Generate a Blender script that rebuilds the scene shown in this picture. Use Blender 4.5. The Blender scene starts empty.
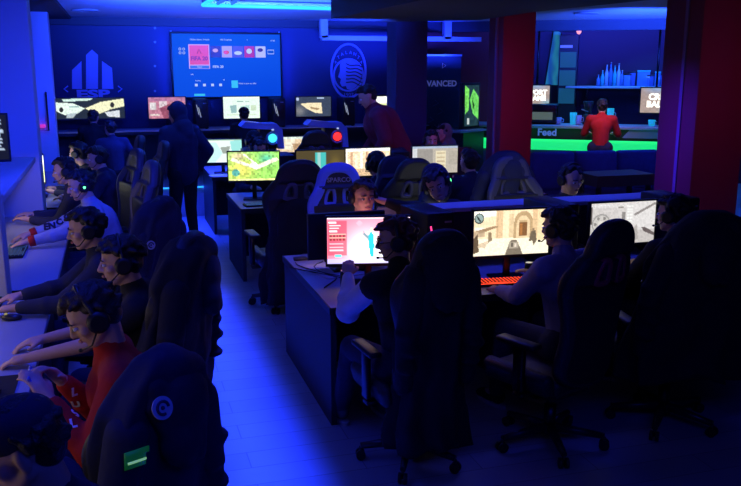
import bpy, bmesh, math, random
from math import sin, cos, tan, atan, radians, pi, sqrt, floor, exp
from mathutils import Vector as V, Matrix, Quaternion, noise
random.seed(7)
SC = bpy.context.scene
COL = SC.collection
R = radians

# ------------------------------------------------------------------ camera
CAM_H, FPX, YAW = 2.15, 830.0, R(17)
PIT = atan(178 / FPX)
cam = bpy.data.cameras.new('camera'); camo = bpy.data.objects.new('camera', cam); COL.objects.link(camo)
cam.sensor_width = 36; cam.lens = 36 * FPX / 741; cam.clip_start = .05; cam.clip_end = 60
camo.location = (0, 0, CAM_H); camo.rotation_euler = (pi / 2 - PIT, 0, -YAW)
SC.camera = camo
SC.view_settings.view_transform = 'Standard'; SC.view_settings.look = 'None'
SC.view_settings.gamma = 1; SC.view_settings.exposure = 0
SC.view_settings.use_curve_mapping = False

# ------------------------------------------------------------------ materials
MATS = {}
def mat(name, rgb, rough=.6, metal=0, emit=None, es=0, bump=0, bscale=60, vary=0, alpha=None, trans=0, sheen=0):
    if name in MATS: return MATS[name]
    m = bpy.data.materials.new(name); m.use_nodes = True
    nt = m.node_tree; b = nt.nodes['Principled BSDF']
    b.inputs['Base Color'].default_value = (*rgb, 1)
    b.inputs['Roughness'].default_value = rough
    b.inputs['Metallic'].default_value = metal
    if trans: b.inputs['Transmission Weight'].default_value = trans
    if sheen: b.inputs['Sheen Weight'].default_value = sheen
    if emit:
        b.inputs['Emission Color'].default_value = (*emit, 1)
        b.inputs['Emission Strength'].default_value = es
    tc = nt.nodes.new('ShaderNodeTexCoord')
    if vary or bump:
        n = nt.nodes.new('ShaderNodeTexNoise'); n.inputs['Scale'].default_value = bscale
        n.inputs['Detail'].default_value = 4
        nt.links.new(tc.outputs['Object'], n.inputs['Vector'])
        if vary:
            mx = nt.nodes.new('ShaderNodeMix'); mx.data_type = 'RGBA'
            mx.inputs['A'].default_value = (*[c * (1 - vary) for c in rgb], 1)
            mx.inputs['B'].default_value = (*[min(1, c * (1 + vary)) for c in rgb], 1)
            nt.links.new(n.outputs['Fac'], mx.inputs['Factor'])
            nt.links.new(mx.outputs['Result'], b.inputs['Base Color'])
        if bump:
            bp = nt.nodes.new('ShaderNodeBump'); bp.inputs['Strength'].default_value = bump
            bp.inputs['Distance'].default_value = .01
            nt.links.new(n.outputs['Fac'], bp.inputs['Height'])
            nt.links.new(bp.outputs['Normal'], b.inputs['Normal'])
    MATS[name] = m
    return m
def glow(name, rgb, s):
    return mat(name, (.02, .02, .02), .5, emit=rgb, es=s)

def screen_material(name, strength, block=0.002):
    m = bpy.data.materials.new(name); m.use_nodes = True
    nt = m.node_tree; b = nt.nodes['Principled BSDF']
    a = nt.nodes.new('ShaderNodeAttribute'); a.attribute_name = 'Col'
    b.inputs['Base Color'].default_value = (.005, .005, .006, 1); b.inputs['Roughness'].default_value = .6; b.inputs['Specular IOR Level'].default_value = .1
    nt.links.new(a.outputs['Color'], b.inputs['Emission Color'])
    b.inputs['Emission Strength'].default_value = strength
    return m

def floor_material():
    m = bpy.data.materials.new('dark_plank_floor'); m.use_nodes = True
    nt = m.node_tree; b = nt.nodes['Principled BSDF']
    tc = nt.nodes.new('ShaderNodeTexCoord'); mp = nt.nodes.new('ShaderNodeMapping')
    mp.inputs['Rotation'].default_value = (0, 0, 0)
    nt.links.new(tc.outputs['Object'], mp.inputs['Vector'])
    br = nt.nodes.new('ShaderNodeTexBrick')
    br.inputs['Color1'].default_value = (.30, .31, .34, 1); br.inputs['Color2'].default_value = (.36, .37, .40, 1)
    br.inputs['Mortar'].default_value = (.18, .18, .2, 1); br.inputs['Scale'].default_value = 1
    br.inputs['Brick Width'].default_value = 1.2; br.inputs['Row Height'].default_value = .19
    br.inputs['Mortar Size'].default_value = .003
    nt.links.new(mp.outputs['Vector'], br.inputs['Vector'])
    n = nt.nodes.new('ShaderNodeTexNoise'); n.inputs['Scale'].default_value = 3; n.inputs['Detail'].default_value = 5
    nt.links.new(mp.outputs['Vector'], n.inputs['Vector'])
    mr = nt.nodes.new('ShaderNodeMapRange'); mr.inputs['To Min'].default_value = .34; mr.inputs['To Max'].default_value = .5
    nt.links.new(n.outputs['Fac'], mr.inputs['Value'])
    nt.links.new(br.outputs['Color'], b.inputs['Base Color'])
    nt.links.new(mr.outputs['Result'], b.inputs['Roughness'])
    return m

# ------------------------------------------------------------------ builders
class MB:
    def __init__(s): s.bm = bmesh.new(); s.mi = 0; s.mats = []
    def use(s, m):
        if m not in s.mats: s.mats.append(m)
        s.mi = s.mats.index(m)
        return s
    def _fin(s, geom_faces, smooth=False):
        for f in geom_faces:
            f.material_index = s.mi; f.smooth = smooth
    def box(s, c, d, rot=None, bev=0, seg=2):
        t = bmesh.new(); bmesh.ops.create_cube(t, size=1)
        for v in t.verts: v.co = V((v.co.x * d[0], v.co.y * d[1], v.co.z * d[2]))
        if bev: bmesh.ops.bevel(t, geom=t.edges[:], offset=min(bev, min(d) * .45), segments=seg, affect='EDGES', profile=.5)
        M = Matrix.Translation(V(c))
        if rot is not None: M = M @ (rot if isinstance(rot, Matrix) else Matrix.Rotation(rot, 4, 'Z'))
        t.transform(M); s._merge(t, bool(bev)); return s
    def _merge(s, t, smooth):
        vm = {}
        for v in t.verts: vm[v] = s.bm.verts.new(v.co)
        for f in t.faces:
            try:
                nf = s.bm.faces.new([vm[v] for v in f.verts]); nf.material_index = s.mi; nf.smooth = smooth
            except ValueError: pass
        t.free()
    def tube(s, pts, rad, n=10, close=False, caps=True):
        pts = [V(p) for p in pts]; rs = rad if isinstance(rad, (list, tuple)) else [rad] * len(pts)
        rings = []; N = len(pts); up = None
        for i, p in enumerate(pts):
            a = pts[i - 1] if (i > 0 or close) else p; b = pts[(i + 1) % N] if (i < N - 1 or close) else p
            t = (b - a).normalized()
            if up is None: up = V((0, 0, 1)) if abs(t.z) < .9 else V((1, 0, 0))
            x = t.cross(up)
            if x.length < 1e-5: x = t.orthogonal()
            x.normalize(); y = x.cross(t).normalized(); up = y
            rings.append([s.bm.verts.new(p + x * (rs[i] * cos(2 * pi * k / n)) + y * (rs[i] * sin(2 * pi * k / n))) for k in range(n)])
        fs = []
        M = N if close else N - 1
        for i in range(M):
            A, B = rings[i], rings[(i + 1) % N]
            for k in range(n): fs.append(s.bm.faces.new((A[k], A[(k + 1) % n], B[(k + 1) % n], B[k])))
        s._fin(fs, True)
        if caps and not close: s._fin([s.bm.faces.new(rings[0][::-1]), s.bm.faces.new(rings[-1])])
        return s
    def cyl(s, a, b, r0, r1=None, n=16): return s.tube([a, b], [r0, r0 if r1 is None else r1], n)
    def cap(s, a, b, r0, r1=None, n=12):      # rounded tapered limb segment
        r1 = r0 if r1 is None else r1
        a, b = V(a), V(b); d = b - a; L = max(d.length, 1e-5); t = d / L
        ps, rs = [], []
        for k in range(5):
            an = pi / 2 * k / 4.0; ps.append(a - t * (r0 * cos(an))); rs.append(max(r0 * sin(an), .0008))
        for k in range(5):
            an = pi / 2 * k / 4.0; ps.append(b + t * (r1 * sin(an))); rs.append(max(r1 * cos(an), .0008))
        return s.tube(ps, rs, n)
    def ell(s, c, r, rot=None, n=16, m=10):
        t = bmesh.new(); bmesh.ops.create_uvsphere(t, u_segments=n, v_segments=m, radius=1)
        M = Matrix.Translation(V(c))
        if rot is not None: M = M @ rot
        M = M @ Matrix.Diagonal((r[0], r[1], r[2], 1)); t.transform(M); s._merge(t, True); return s
    def prism(s, poly, h0, h1, M=None):      # polygon in xy extruded over z
        M = M or Matrix.Identity(4)
        lo = [s.bm.verts.new(M @ V((x, y, h0))) for x, y in poly]; hi = [s.bm.verts.new(M @ V((x, y, h1))) for x, y in poly]
        fs = [s.bm.faces.new(lo[::-1]), s.bm.faces.new(hi)]
        for i in range(len(poly)):
            j = (i + 1) % len(poly); fs.append(s.bm.faces.new((lo[i], lo[j], hi[j], hi[i])))
        s._fin(fs); return s
    def build(s, name, m=None, parent=None, loc=None):
        me = bpy.data.meshes.new(name); bmesh.ops.recalc_face_normals(s.bm, faces=s.bm.faces[:]); s.bm.to_mesh(me); s.bm.free()
        if s.mats:
            for k in s.mats: me.materials.append(k)
        elif m: me.materials.append(m)
        o = bpy.data.objects.new(name, me); COL.objects.link(o)
        if parent: o.parent = parent
        if loc: o.location = loc
        return o

def tag(o, label=None, cat=None, group=None, kind=None):
    if label: o['label'] = label
    if cat: o['category'] = cat
    if group: o['group'] = group
    if kind: o['kind'] = kind
    return o
def thing(name, label, cat, loc=(0, 0, 0), rz=0, group=None):
    o = bpy.data.objects.new(name, None); COL.objects.link(o); o.empty_display_size = .1
    o.location = loc; o.rotation_euler = (0, 0, rz); return tag(o, label, cat, group)
def struct(name, mb, m, parent=None):
    o = mb.build(name, m, parent); o['kind'] = 'structure'; return o
def dup(o, loc=None, rz=None, label=None, group=None, parent=None):
    c = o.copy(); COL.objects.link(c)
    if parent is not None: c.parent = parent
    if loc is not None: c.location = loc
    if rz is not None: c.rotation_euler = (0, 0, rz)
    if label: c['label'] = label
    if group: c['group'] = group
    for ch in list(o.children): dup(ch, parent=c)
    return c
def evaluated(o, name):
    dg = bpy.context.evaluated_depsgraph_get(); dg.update()
    me = bpy.data.meshes.new_from_object(o.evaluated_get(dg)); me.name = name
    return me
def remesh(mb, voxel, smooth=3, fac=.5):
    me = bpy.data.meshes.new('tmp'); mb.bm.to_mesh(me); mb.bm.free()
    o = bpy.data.objects.new('tmp', me); COL.objects.link(o)
    r = o.modifiers.new('r', 'REMESH'); r.mode = 'VOXEL'; r.voxel_size = voxel; r.use_smooth_shade = True
    sm = o.modifiers.new('s', 'SMOOTH'); sm.factor = fac; sm.iterations = smooth
    out = evaluated(o, 'm'); bpy.data.objects.remove(o); bpy.data.meshes.remove(me)
    for p in out.polygons: p.use_smooth = True
    return out
def obj_from_mesh(name, me, m, parent):
    me.materials.clear(); me.materials.append(m); me.name = name
    o = bpy.data.objects.new(name, me); COL.objects.link(o); o.parent = parent; return o
def text_mesh(name, body, size, m, parent, M, extrude=.002, bold=0, align='CENTER', label=None):
    cu = bpy.data.curves.new(name, 'FONT'); cu.body = body; cu.size = size; cu.extrude = extrude; cu.offset = bold
    cu.align_x = align; cu.align_y = 'CENTER'; cu.resolution_u = 3
    o = bpy.data.objects.new(name, cu); COL.objects.link(o)
    me = evaluated(o, name); bpy.data.objects.remove(o)
    me.transform(M); me.materials.clear(); me.materials.append(m)
    q = bpy.data.objects.new(name, me); COL.objects.link(q)
    if parent: q.parent = parent
    if label: q['label'] = label
    return q
def plate_mesh(outline, holes=(), depth=.04, bevel=.012):
    """flat filled outline with holes, in xy, thickness along z"""
    cu = bpy.data.curves.new('p', 'CURVE'); cu.dimensions = '2D'; cu.fill_mode = 'BOTH'
    cu.extrude = depth / 2 - bevel; cu.bevel_depth = bevel; cu.bevel_resolution = 2; cu.resolution_u = 5
    for loop in [outline] + list(holes):
        sp = cu.splines.new('NURBS'); sp.points.add(len(loop) - 1)
        for p, q in zip(sp.points, loop): p.co = (q[0], q[1], 0, 1)
        sp.use_cyclic_u = True; sp.order_u = 3
    o = bpy.data.objects.new('p', cu); COL.objects.link(o)
    me = evaluated(o, 'plate'); bpy.data.objects.remove(o)
    return me
UPR = Matrix.Rotation(pi / 2, 4, 'X')     # xy drawing plane -> stands upright, faces -Y

# ------------------------------------------------------------------ pixel helpers (points on known planes of the room)
_f = V((sin(YAW) * cos(PIT), cos(YAW) * cos(PIT), -sin(PIT))); _r = V((cos(YAW), -sin(YAW), 0)); _u = _r.cross(_f)
def ray(x, y): return _f + _r * ((x - 370.5) / FPX) + _u * ((243 - y) / FPX)
def atZ(x, y, z): d = ray(x, y); return V((0, 0, CAM_H)) + d * ((z - CAM_H) / d.z)
def atY(x, y, Y): d = ray(x, y); return V((0, 0, CAM_H)) + d * (Y / d.y)

# ------------------------------------------------------------------ little painter for what the screens show
class Pic:
    def __init__(s, w, h, bg): s.w, s.h = w, h; s.p = [list(bg) for _ in range(w * h)]
    def _b(s, i, c, a):
        q = s.p[i]
        for k in range(3): q[k] = q[k] * (1 - a) + c[k] * a
    def rect(s, x0, y0, x1, y1, c, a=1):
        for y in range(max(0, int(y0 * s.h)), min(s.h, max(int(y0 * s.h) + 1, int(y1 * s.h)))):
            for x in range(max(0, int(x0 * s.w)), min(s.w, max(int(x0 * s.w) + 1, int(x1 * s.w)))): s._b(y * s.w + x, c, a)
    def ell(s, cx, cy, rx, ry, c, a=1, soft=0):
        for y in range(s.h):
            for x in range(s.w):
                d = sqrt((((x + .5) / s.w - cx) / rx) ** 2 + (((y + .5) / s.h - cy) / ry) ** 2)
                if soft:
                    k = exp(-d * d * 2) * a
                    if k > .01: s._b(y * s.w + x, c, k)
                elif d < 1: s._b(y * s.w + x, c, a)
    def poly(s, pts, c, a=1):
        n = len(pts)
        for y in range(s.h):
            for x in range(s.w):
                px, py = (x + .5) / s.w, (y + .5) / s.h; ins = False
                for i in range(n):
                    x0, y0 = pts[i]; x1, y1 = pts[i - 1]
                    if (y0 > py) != (y1 > py) and px < (x1 - x0) * (py - y0) / (y1 - y0) + x0: ins = not ins
                if ins: s._b(y * s.w + x, c, a)
    def noise(s, amt, seed=1, cell=3):
        rnd = random.Random(seed); g = {}
        for y in range(s.h):
            for x in range(s.w):
                k = (x // cell, y // cell)
                if k not in g: g[k] = 1 + amt * (rnd.random() - .5) * 2
                q = s.p[y * s.w + x]
                for j in range(3): q[j] = max(0, q[j] * g[k])
    def mesh(s, name, W, Hh, curve=0):
        w, h = s.w, s.h; vs = []
        for y in range(h):
            for x in range(w):
                u = x / (w - 1) - .5; vs.append((u * W, -curve * (u * 2) ** 2, (.5 - y / (h - 1)) * Hh))
        fs = [(y * w + x, (y + 1) * w + x, (y + 1) * w + x + 1, y * w + x + 1) for y in range(h - 1) for x in range(w - 1)]
        me = bpy.data.meshes.new(name); me.from_pydata(vs, [], fs); me.update()
        ca = me.color_attributes.new('Col', 'FLOAT_COLOR', 'POINT')
        flat = []
        for q in s.p: flat += [q[0], q[1], q[2], 1]
        ca.data.foreach_set('color', flat)
        return me

def pic_hero():
    p = Pic(96, 54, (.95, .20, .30)); p.ell(.52, .60, .38, .55, (1.1, .85, .92), 1, 1); p.ell(.58, .75, .36, .30, (1.3, 1.2, 1.25), 1, 1); p.ell(.42, .7, .1, .25, (1.3, 1.2, 1.2), .9, 1)
    p.rect(0, 0, 1, .05, (.95, .75, .85)); p.ell(.75, .2, .3, .3, (.95, .3, .45), .6, 1)
    p.rect(.02, .08, .24, .82, (.75, .05, .1), .75); p.rect(.03, .1, .12, .14, (1, .8, .8))
    for k in range(3): p.rect(.04, .17 + .06 * k, .17 - .02 * k, .195 + .06 * k, (1, .85, .85), .9)
    for r in range(2):
        for c in range(5): p.rect(.04 + c * .038, .38 + r * .07, .068 + c * .038, .43 + r * .07, (.25, .04, .05)); 
        p.rect(.04, .365 + r * .07, .23, .372 + r * .07, (1, .5, .4))
    for k in range(3): p.rect(.04, .56 + .07 * k, .2, .59 + .07 * k, (1, .6, .65), .9)
    p.rect(.1, .8, .18, .86, (.1, .75, .8)); p.rect(0, .9, 1, 1, (.45, .4, .8)); p.ell(.5, .93, .4, .08, (.8, .75, .95), .9, 1)
    p.poly([(.49, .4), (.53, .3), (.56, .38), (.57, .62), (.56, .85), (.52, .85), (.5, .6)], (.03, .5, .6)); p.ell(.535, .27, .02, .05, (.9, .6, .5))
    p.poly([(.44, .3), (.5, .42), (.5, .5), (.43, .36)], (.2, .3, .35)); p.ell(.39, .13, .035, .05, (1, .4, .5)); return p
def pic_desert():
    p = Pic(112, 63, (.93, .74, .48)); p.rect(0, 0, .38, .1, (1, .97, .88)); p.poly([(0, 0), (.3, 0), (.3, .12), (0, .18)], (1, .96, .86))
    p.rect(0, .62, 1, 1, (1, .9, .68)); p.rect(.3, 0, .385, .62, (.75, .52, .3)); p.rect(.315, .05, .33, .6, (.55, .36, .2))
    p.rect(.385, .12, .55, .62, (.98, .8, .52)); p.rect(.47, .1, .53, .62, (.62, .42, .22), .6)
    p.ell(.655, .3, .125, .26, (.5, .34, .18)); p.rect(.53, .3, .78, .64, (.5, .34, .18)); p.ell(.655, .34, .09, .2, (.8, .6, .36)); p.rect(.565, .34, .745, .64, (.8, .6, .36))
    p.rect(.6, .3, .71, .6, (.22, .1, .04)); p.rect(.615, .33, .65, .58, (.4, .16, .05)); p.rect(.6, .24, .71, .3, (.55, .38, .2))
    p.rect(.78, 0, .84, .7, (.72, .5, .28)); p.rect(.84, 0, 1, .7, (.9, .68, .4)); p.rect(.86, .1, .96, .2, (.78, .56, .32))
    p.ell(.075, .17, .062, .115, (.03, .05, .05)); p.ell(.075, .17, .048, .09, (.3, .4, .38)); p.poly([(.05, .1), (.1, .22), (.09, .26), (.04, .14)], (.02, .03, .03))
    p.rect(.02, .38, .15, .44, (.85, .8, .7)); p.poly([(.03, .44), (.28, .34), (.33, .36), (.1, .5)], (.35, .22, .12)); p.rect(.0, .45, .16, .58, (.45, .32, .2), .8)
    p.poly([(.0, .62), (.06, .5), (.08, .9), (.0, .95)], (.12, .08, .05)); p.poly([(.08, .72), (.2, .66), (.16, .82), (.06, .8)], (.7, .55, .38))
    p.poly([(.2, .48), (.235, .48), (.25, .66), (.22, .68), (.19, .74), (.2, .6)], (.28, .2, .12))
    p.poly([(.76, .5), (.82, .48), (.84, .7), (.8, .82), (.78, .7), (.73, .72)], (.16, .12, .08)); p.ell(.79, .46, .015, .035, (.3, .2, .12))
    p.poly([(.42, 1), (.47, .76), (.5, .66), (.57, .66), (.6, .76), (.66, 1)], (.2, .16, .12)); p.rect(.48, .72, .6, .86, (.4, .34, .26)); p.rect(.5, .74, .53, .84, (.12, .1, .08)); p.rect(.55, .76, .58, .84, (.7, .6, .5))
    p.noise(.12, 5, 2); return p
def pic_map():
    p = Pic(96, 54, (.72, .68, .66)); p.rect(.0, .0, 1, .14, (.8, .77, .76)); p.rect(0, .6, 1, 1, (.62, .58, .56)); p.rect(.55, .1, 1, .7, (.82, .79, .78))
    p.ell(.17, .5, .14, .24, (.4, .38, .37)); p.ell(.17, .5, .12, .2, (.66, .63, .6)); p.ell(.17, .5, .05, .08, (.85, .8, .75))
    for k in range(6): p.ell(.17 + .09 * cos(k * pi / 3), .5 + .15 * sin(k * pi / 3), .022, .035, (.3, .28, .27))
    p.ell(.17, .62, .035, .06, (.95, .85, .4)); p.rect(.0, .1, .04, .5, (.12, .1, .1))
    for k in range(9): p.rect(.56, .1 + k * .07, .65, .135 + k * .07, (.98, .98, .95)); 
    p.rect(.48, .25, .54, .5, (.3, .28, .27)); p.rect(.42, .12, .5, .16, (.35, .33, .3))
    p.poly([(.66, .3), (.98, .05), (1, .09), (.68, .35)], (.3, .27, .26)); p.poly([(.62, .7), (.72, .55), (.75, .9), (.66, .95)], (.5, .46, .44))
    p.poly([(.78, .62), (.86, .64), (1, .78), (1, .85), (.84, .74)], (.15, .12, .12)); p.rect(.05, .07, .3, .09, (.95, .95, .95)); p.noise(.1, 9, 2); return p
def pic_jungle():
    p = Pic(80, 45, (.28, .62, .12)); p.ell(.25, .6, .35, .5, (.75, .72, .15), 1, 1); p.ell(.75, .25, .2, .25, (.1, .5, .3), 1, 1); p.ell(.2, .15, .25, .2, (.6, .45, .3), .9, 1)
    p.poly([(.1, .2), (.5, .5), (.95, .2), (1, .3), (.55, .62), (.05, .3)], (.85, .8, .6)); p.ell(.15, .72, .08, .12, (.1, .4, .35)); p.ell(.5, .45, .07, .1, (.9, .85, .85)); p.poly([(.3, .1), (.34, .1), (.62, .5), (.58, .52)], (.95, .9, .8))
    p.rect(0, .95, 1, 1, (.8, .8, .3)); p.noise(.4, 3, 3); return p
def pic_town():
    p = Pic(80, 45, (.8, .6, .4))
    for k in range(9): p.rect(.04 + k * .11, .1 + .05 * (k % 3), .09 + k * .11, .95, ((.95, .85, .7), (.5, .3, .18), (.85, .7, .5))[k % 3])
    p.rect(0, 0, 1, .12, (.95, .9, .85)); p.rect(.2, .75, .8, 1, (.6, .42, .25)); p.noise(.25, 4, 2); return p
def pic_room():
    p = Pic(80, 45, (.62, .56, .48)); p.rect(0, 0, 1, .1, (.5, .6, .8)); p.rect(0, .1, .12, 1, (.8, .82, .85)); p.rect(.12, .12, .46, .8, (.42, .39, .36)); p.rect(.52, .18, .74, .95, (.95, .85, .6))
    for k in range(4): p.rect(.54, .25 + .15 * k, .72, .3 + .15 * k, (.7, .55, .35))
    p.rect(.8, .2, 1, .7, (.55, .5, .42)); p.noise(.08, 2, 2); return p
def pic_mint():
    p = Pic(80, 45, (.8, .97, .86)); p.rect(0, 0, 1, .08, (.9, 1, .9)); p.rect(.38, .2, .55, .25, (.25, .45, .4)); p.rect(.6, .2, .72, .25, (.4, .6, .5))
    p.poly([(.18, .4), (.36, .38), (.36, .72), (.22, .75)], (.3, .5, .5)); p.poly([(.46, .45), (.72, .38), (.7, .7), (.5, .72)], (.45, .7, .65)); p.rect(.75, .42, .9, .66, (.6, .75, .55)); p.rect(.1, .82, .9, .86, (.65, .8, .6)); p.noise(.08, 2, 2); return p
def pic_racer():
    p = Pic(128, 36, (.02, .03, .05)); p.poly([(.0, .2), (.25, .25), (.42, .5), (.3, .75), (.12, .8), (0, .6)], (.85, 1, .9)); p.poly([(.42, .5), (.65, .2), (.99, .05), (1, .42), (.8, .55), (.6, .8)], (.95, .95, .62))
    p.poly([(.1, .05), (.55, .02), (.5, .12), (.12, .18)], (.7, .95, .85)); p.ell(.82, .35, .03, .13, (.03, .03, .03)); p.ell(.08, .55, .03, .12, (.03, .03, .03)); p.poly([(.7, .7), (.92, .6), (.92, .95), (.75, .9)], (.75, .8, .85))
    p.rect(.2, .4, .34, .46, (.3, .5, .5)); p.poly([(.16, .75), (.3, .7), (.24, .95), (.14, .95)], (.5, .6, .65)); p.noise(.15, 8, 2); return p
def pic_pink():
    p = Pic(72, 36, (.75, .3, .42)); p.rect(0, 0, 1, .2, (.6, .25, .45)); p.rect(.05, .25, .22, .6, (.98, .92, .95)); p.rect(.3, .2, .5, .5, (.9, .75, .8)); p.rect(.05, .78, .3, .88, (1, .85, .8)); p.poly([(.3, .5), (.6, .3), (1, .5), (1, 1), (.4, 1)], (.45, .12, .2)); p.noise(.25, 2, 3); return p
def pic_lamp():
    p = Pic(80, 45, (.05, .07, .12)); p.poly([(.12, .35), (.45, .3), (.72, .32), (.75, .85), (.55, .82), (.3, .6)], (1, .85, .55)); p.poly([(.4, .5), (.68, .6), (.62, .68), (.42, .6)], (.45, .3, .15)); p.rect(.6, .05, .8, .12, (.5, .65, .9)); p.ell(.05, .12, .04, .08, (.5, .6, .9)); p.ell(.1, .7, .2, .3, (.3, .3, .3), .8, 1); p.noise(.15, 4, 2); return p
def pic_white():
    p = Pic(64, 36, (1, .97, .85)); p.rect(.5, .4, 1, 1, (.75, .8, .4)); p.rect(.62, .5, .9, .95, (.4, .55, .2)); p.rect(0, 0, 1, .3, (1, 1, .95)); p.rect(.1, .5, .4, .56, (.6, .55, .5)); p.noise(.1, 4, 3); return p
def pic_teal():
    p = Pic(64, 36, (.85, .95, .92)); p.poly([(0, .1), (.35, .15), (.5, .6), (.3, 1), (0, 1)], (.6, .9, .88)); p.poly([(.45, .35), (.7, .3), (.65, .6), (.5, .6)], (.35, .4, .35)); p.poly([(.7, .1), (1, 0), (1, .4), (.75, .7)], (.35, .8, .75)); p.rect(0, 0, 1, .07, (.3, .5, .4)); return p
def pic_orange():
    p = Pic(64, 36, (.9, .68, .45)); p.poly([(.1, 0), (.5, .1), (.4, .6), (.1, .5)], (1, .9, .7)); p.poly([(.4, .3), (.8, .3), (.7, .9), (.5, .8)], (.55, .35, .2)); p.rect(0, 0, 1, .12, (.8, .9, .8)); p.noise(.2, 5, 3); return p
def pic_teal_dark():
    p = Pic(64, 36, (.12, .09, .04)); p.rect(.4, .1, .62, 1, (.1, .75, .7)); p.rect(.45, .1, .5, 1, (.5, .9, .85)); p.ell(.8, .5, .15, .4, (.25, .18, .05), 1, 1); return p
def pic_green():
    p = Pic(40, 60, (.02, .06, .08)); p.poly([(0, 0), (.3, .1), (.3, .6), (.05, .7)], (.25, .95, .15)); p.poly([(.35, .35), (.6, .1), (1, .3), (1, .85), (.6, .7)], (.2, .85, .15)); p.poly([(.5, .3), (.7, .5), (.6, .6)], (.02, .1, .02)); p.rect(.2, .8, .35, .95, (.7, .8, .8)); p.noise(.3, 3, 3); return p

# ------------------------------------------------------------------ common materials
PLA = mat('black_plastic', (.012, .012, .014), .45)
PLB = mat('satin_black_plastic', (.02, .02, .024), .3)
MET = mat('dark_metal', (.05, .05, .06), .35, 1)
CHR = mat('brushed_steel', (.5, .5, .55), .3, 1)
LEA = mat('black_faux_leather', (.016, .016, .02), .5, bump=.25, bscale=90)
LEB = mat('blue_faux_leather', (.10, .16, .5), .5, bump=.2, bscale=90)
LER = mat('red_faux_leather', (.30, .012, .015), .5, bump=.2, bscale=90)
GRYP = mat('grey_plastic', (.3, .3, .33), .5)
SKIN = mat('skin', (.62, .36, .26), .55, bump=.05, bscale=200)
EYEW = mat('eye_white', (.7, .7, .7), .3)
EYED = mat('eye_dark', (.02, .012, .01), .2)
BROW = mat('brow_hair', (.03, .018, .012), .8)
LIPS = mat('lips', (.45, .17, .15), .5)
HAIRB = mat('dark_brown_hair', (.03, .017, .010), .55, bump=.6, bscale=140)
HAIRK = mat('black_hair', (.012, .010, .010), .5, bump=.6, bscale=140)
HAIRR = mat('chestnut_hair', (.10, .028, .014), .5, bump=.6, bscale=140)
def cloth(name, rgb, b=.5): return mat(name, rgb, .9, bump=b, bscale=16, vary=.2)
NAVY = cloth('navy_cloth', (.018, .022, .055)); BLACKC = cloth('black_cloth', (.010, .010, .013)); MAROON = cloth('maroon_cloth', (.16, .012, .03))
REDC = cloth('red_hoodie_cloth', (.50, .015, .012)); WHITEC = cloth('white_cloth', (.82, .80, .84)); GREYB = cloth('blue_grey_cloth', (.26, .26, .42))
DENIM = cloth('dark_denim', (.02, .026, .055)); LBLUE = cloth('light_blue_grey_cloth', (.33, .36, .5)); BEIGEC = cloth('beige_cloth', (.22, .2, .18))
SOLE = mat('white_rubber', (.45, .45, .45), .6)

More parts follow.
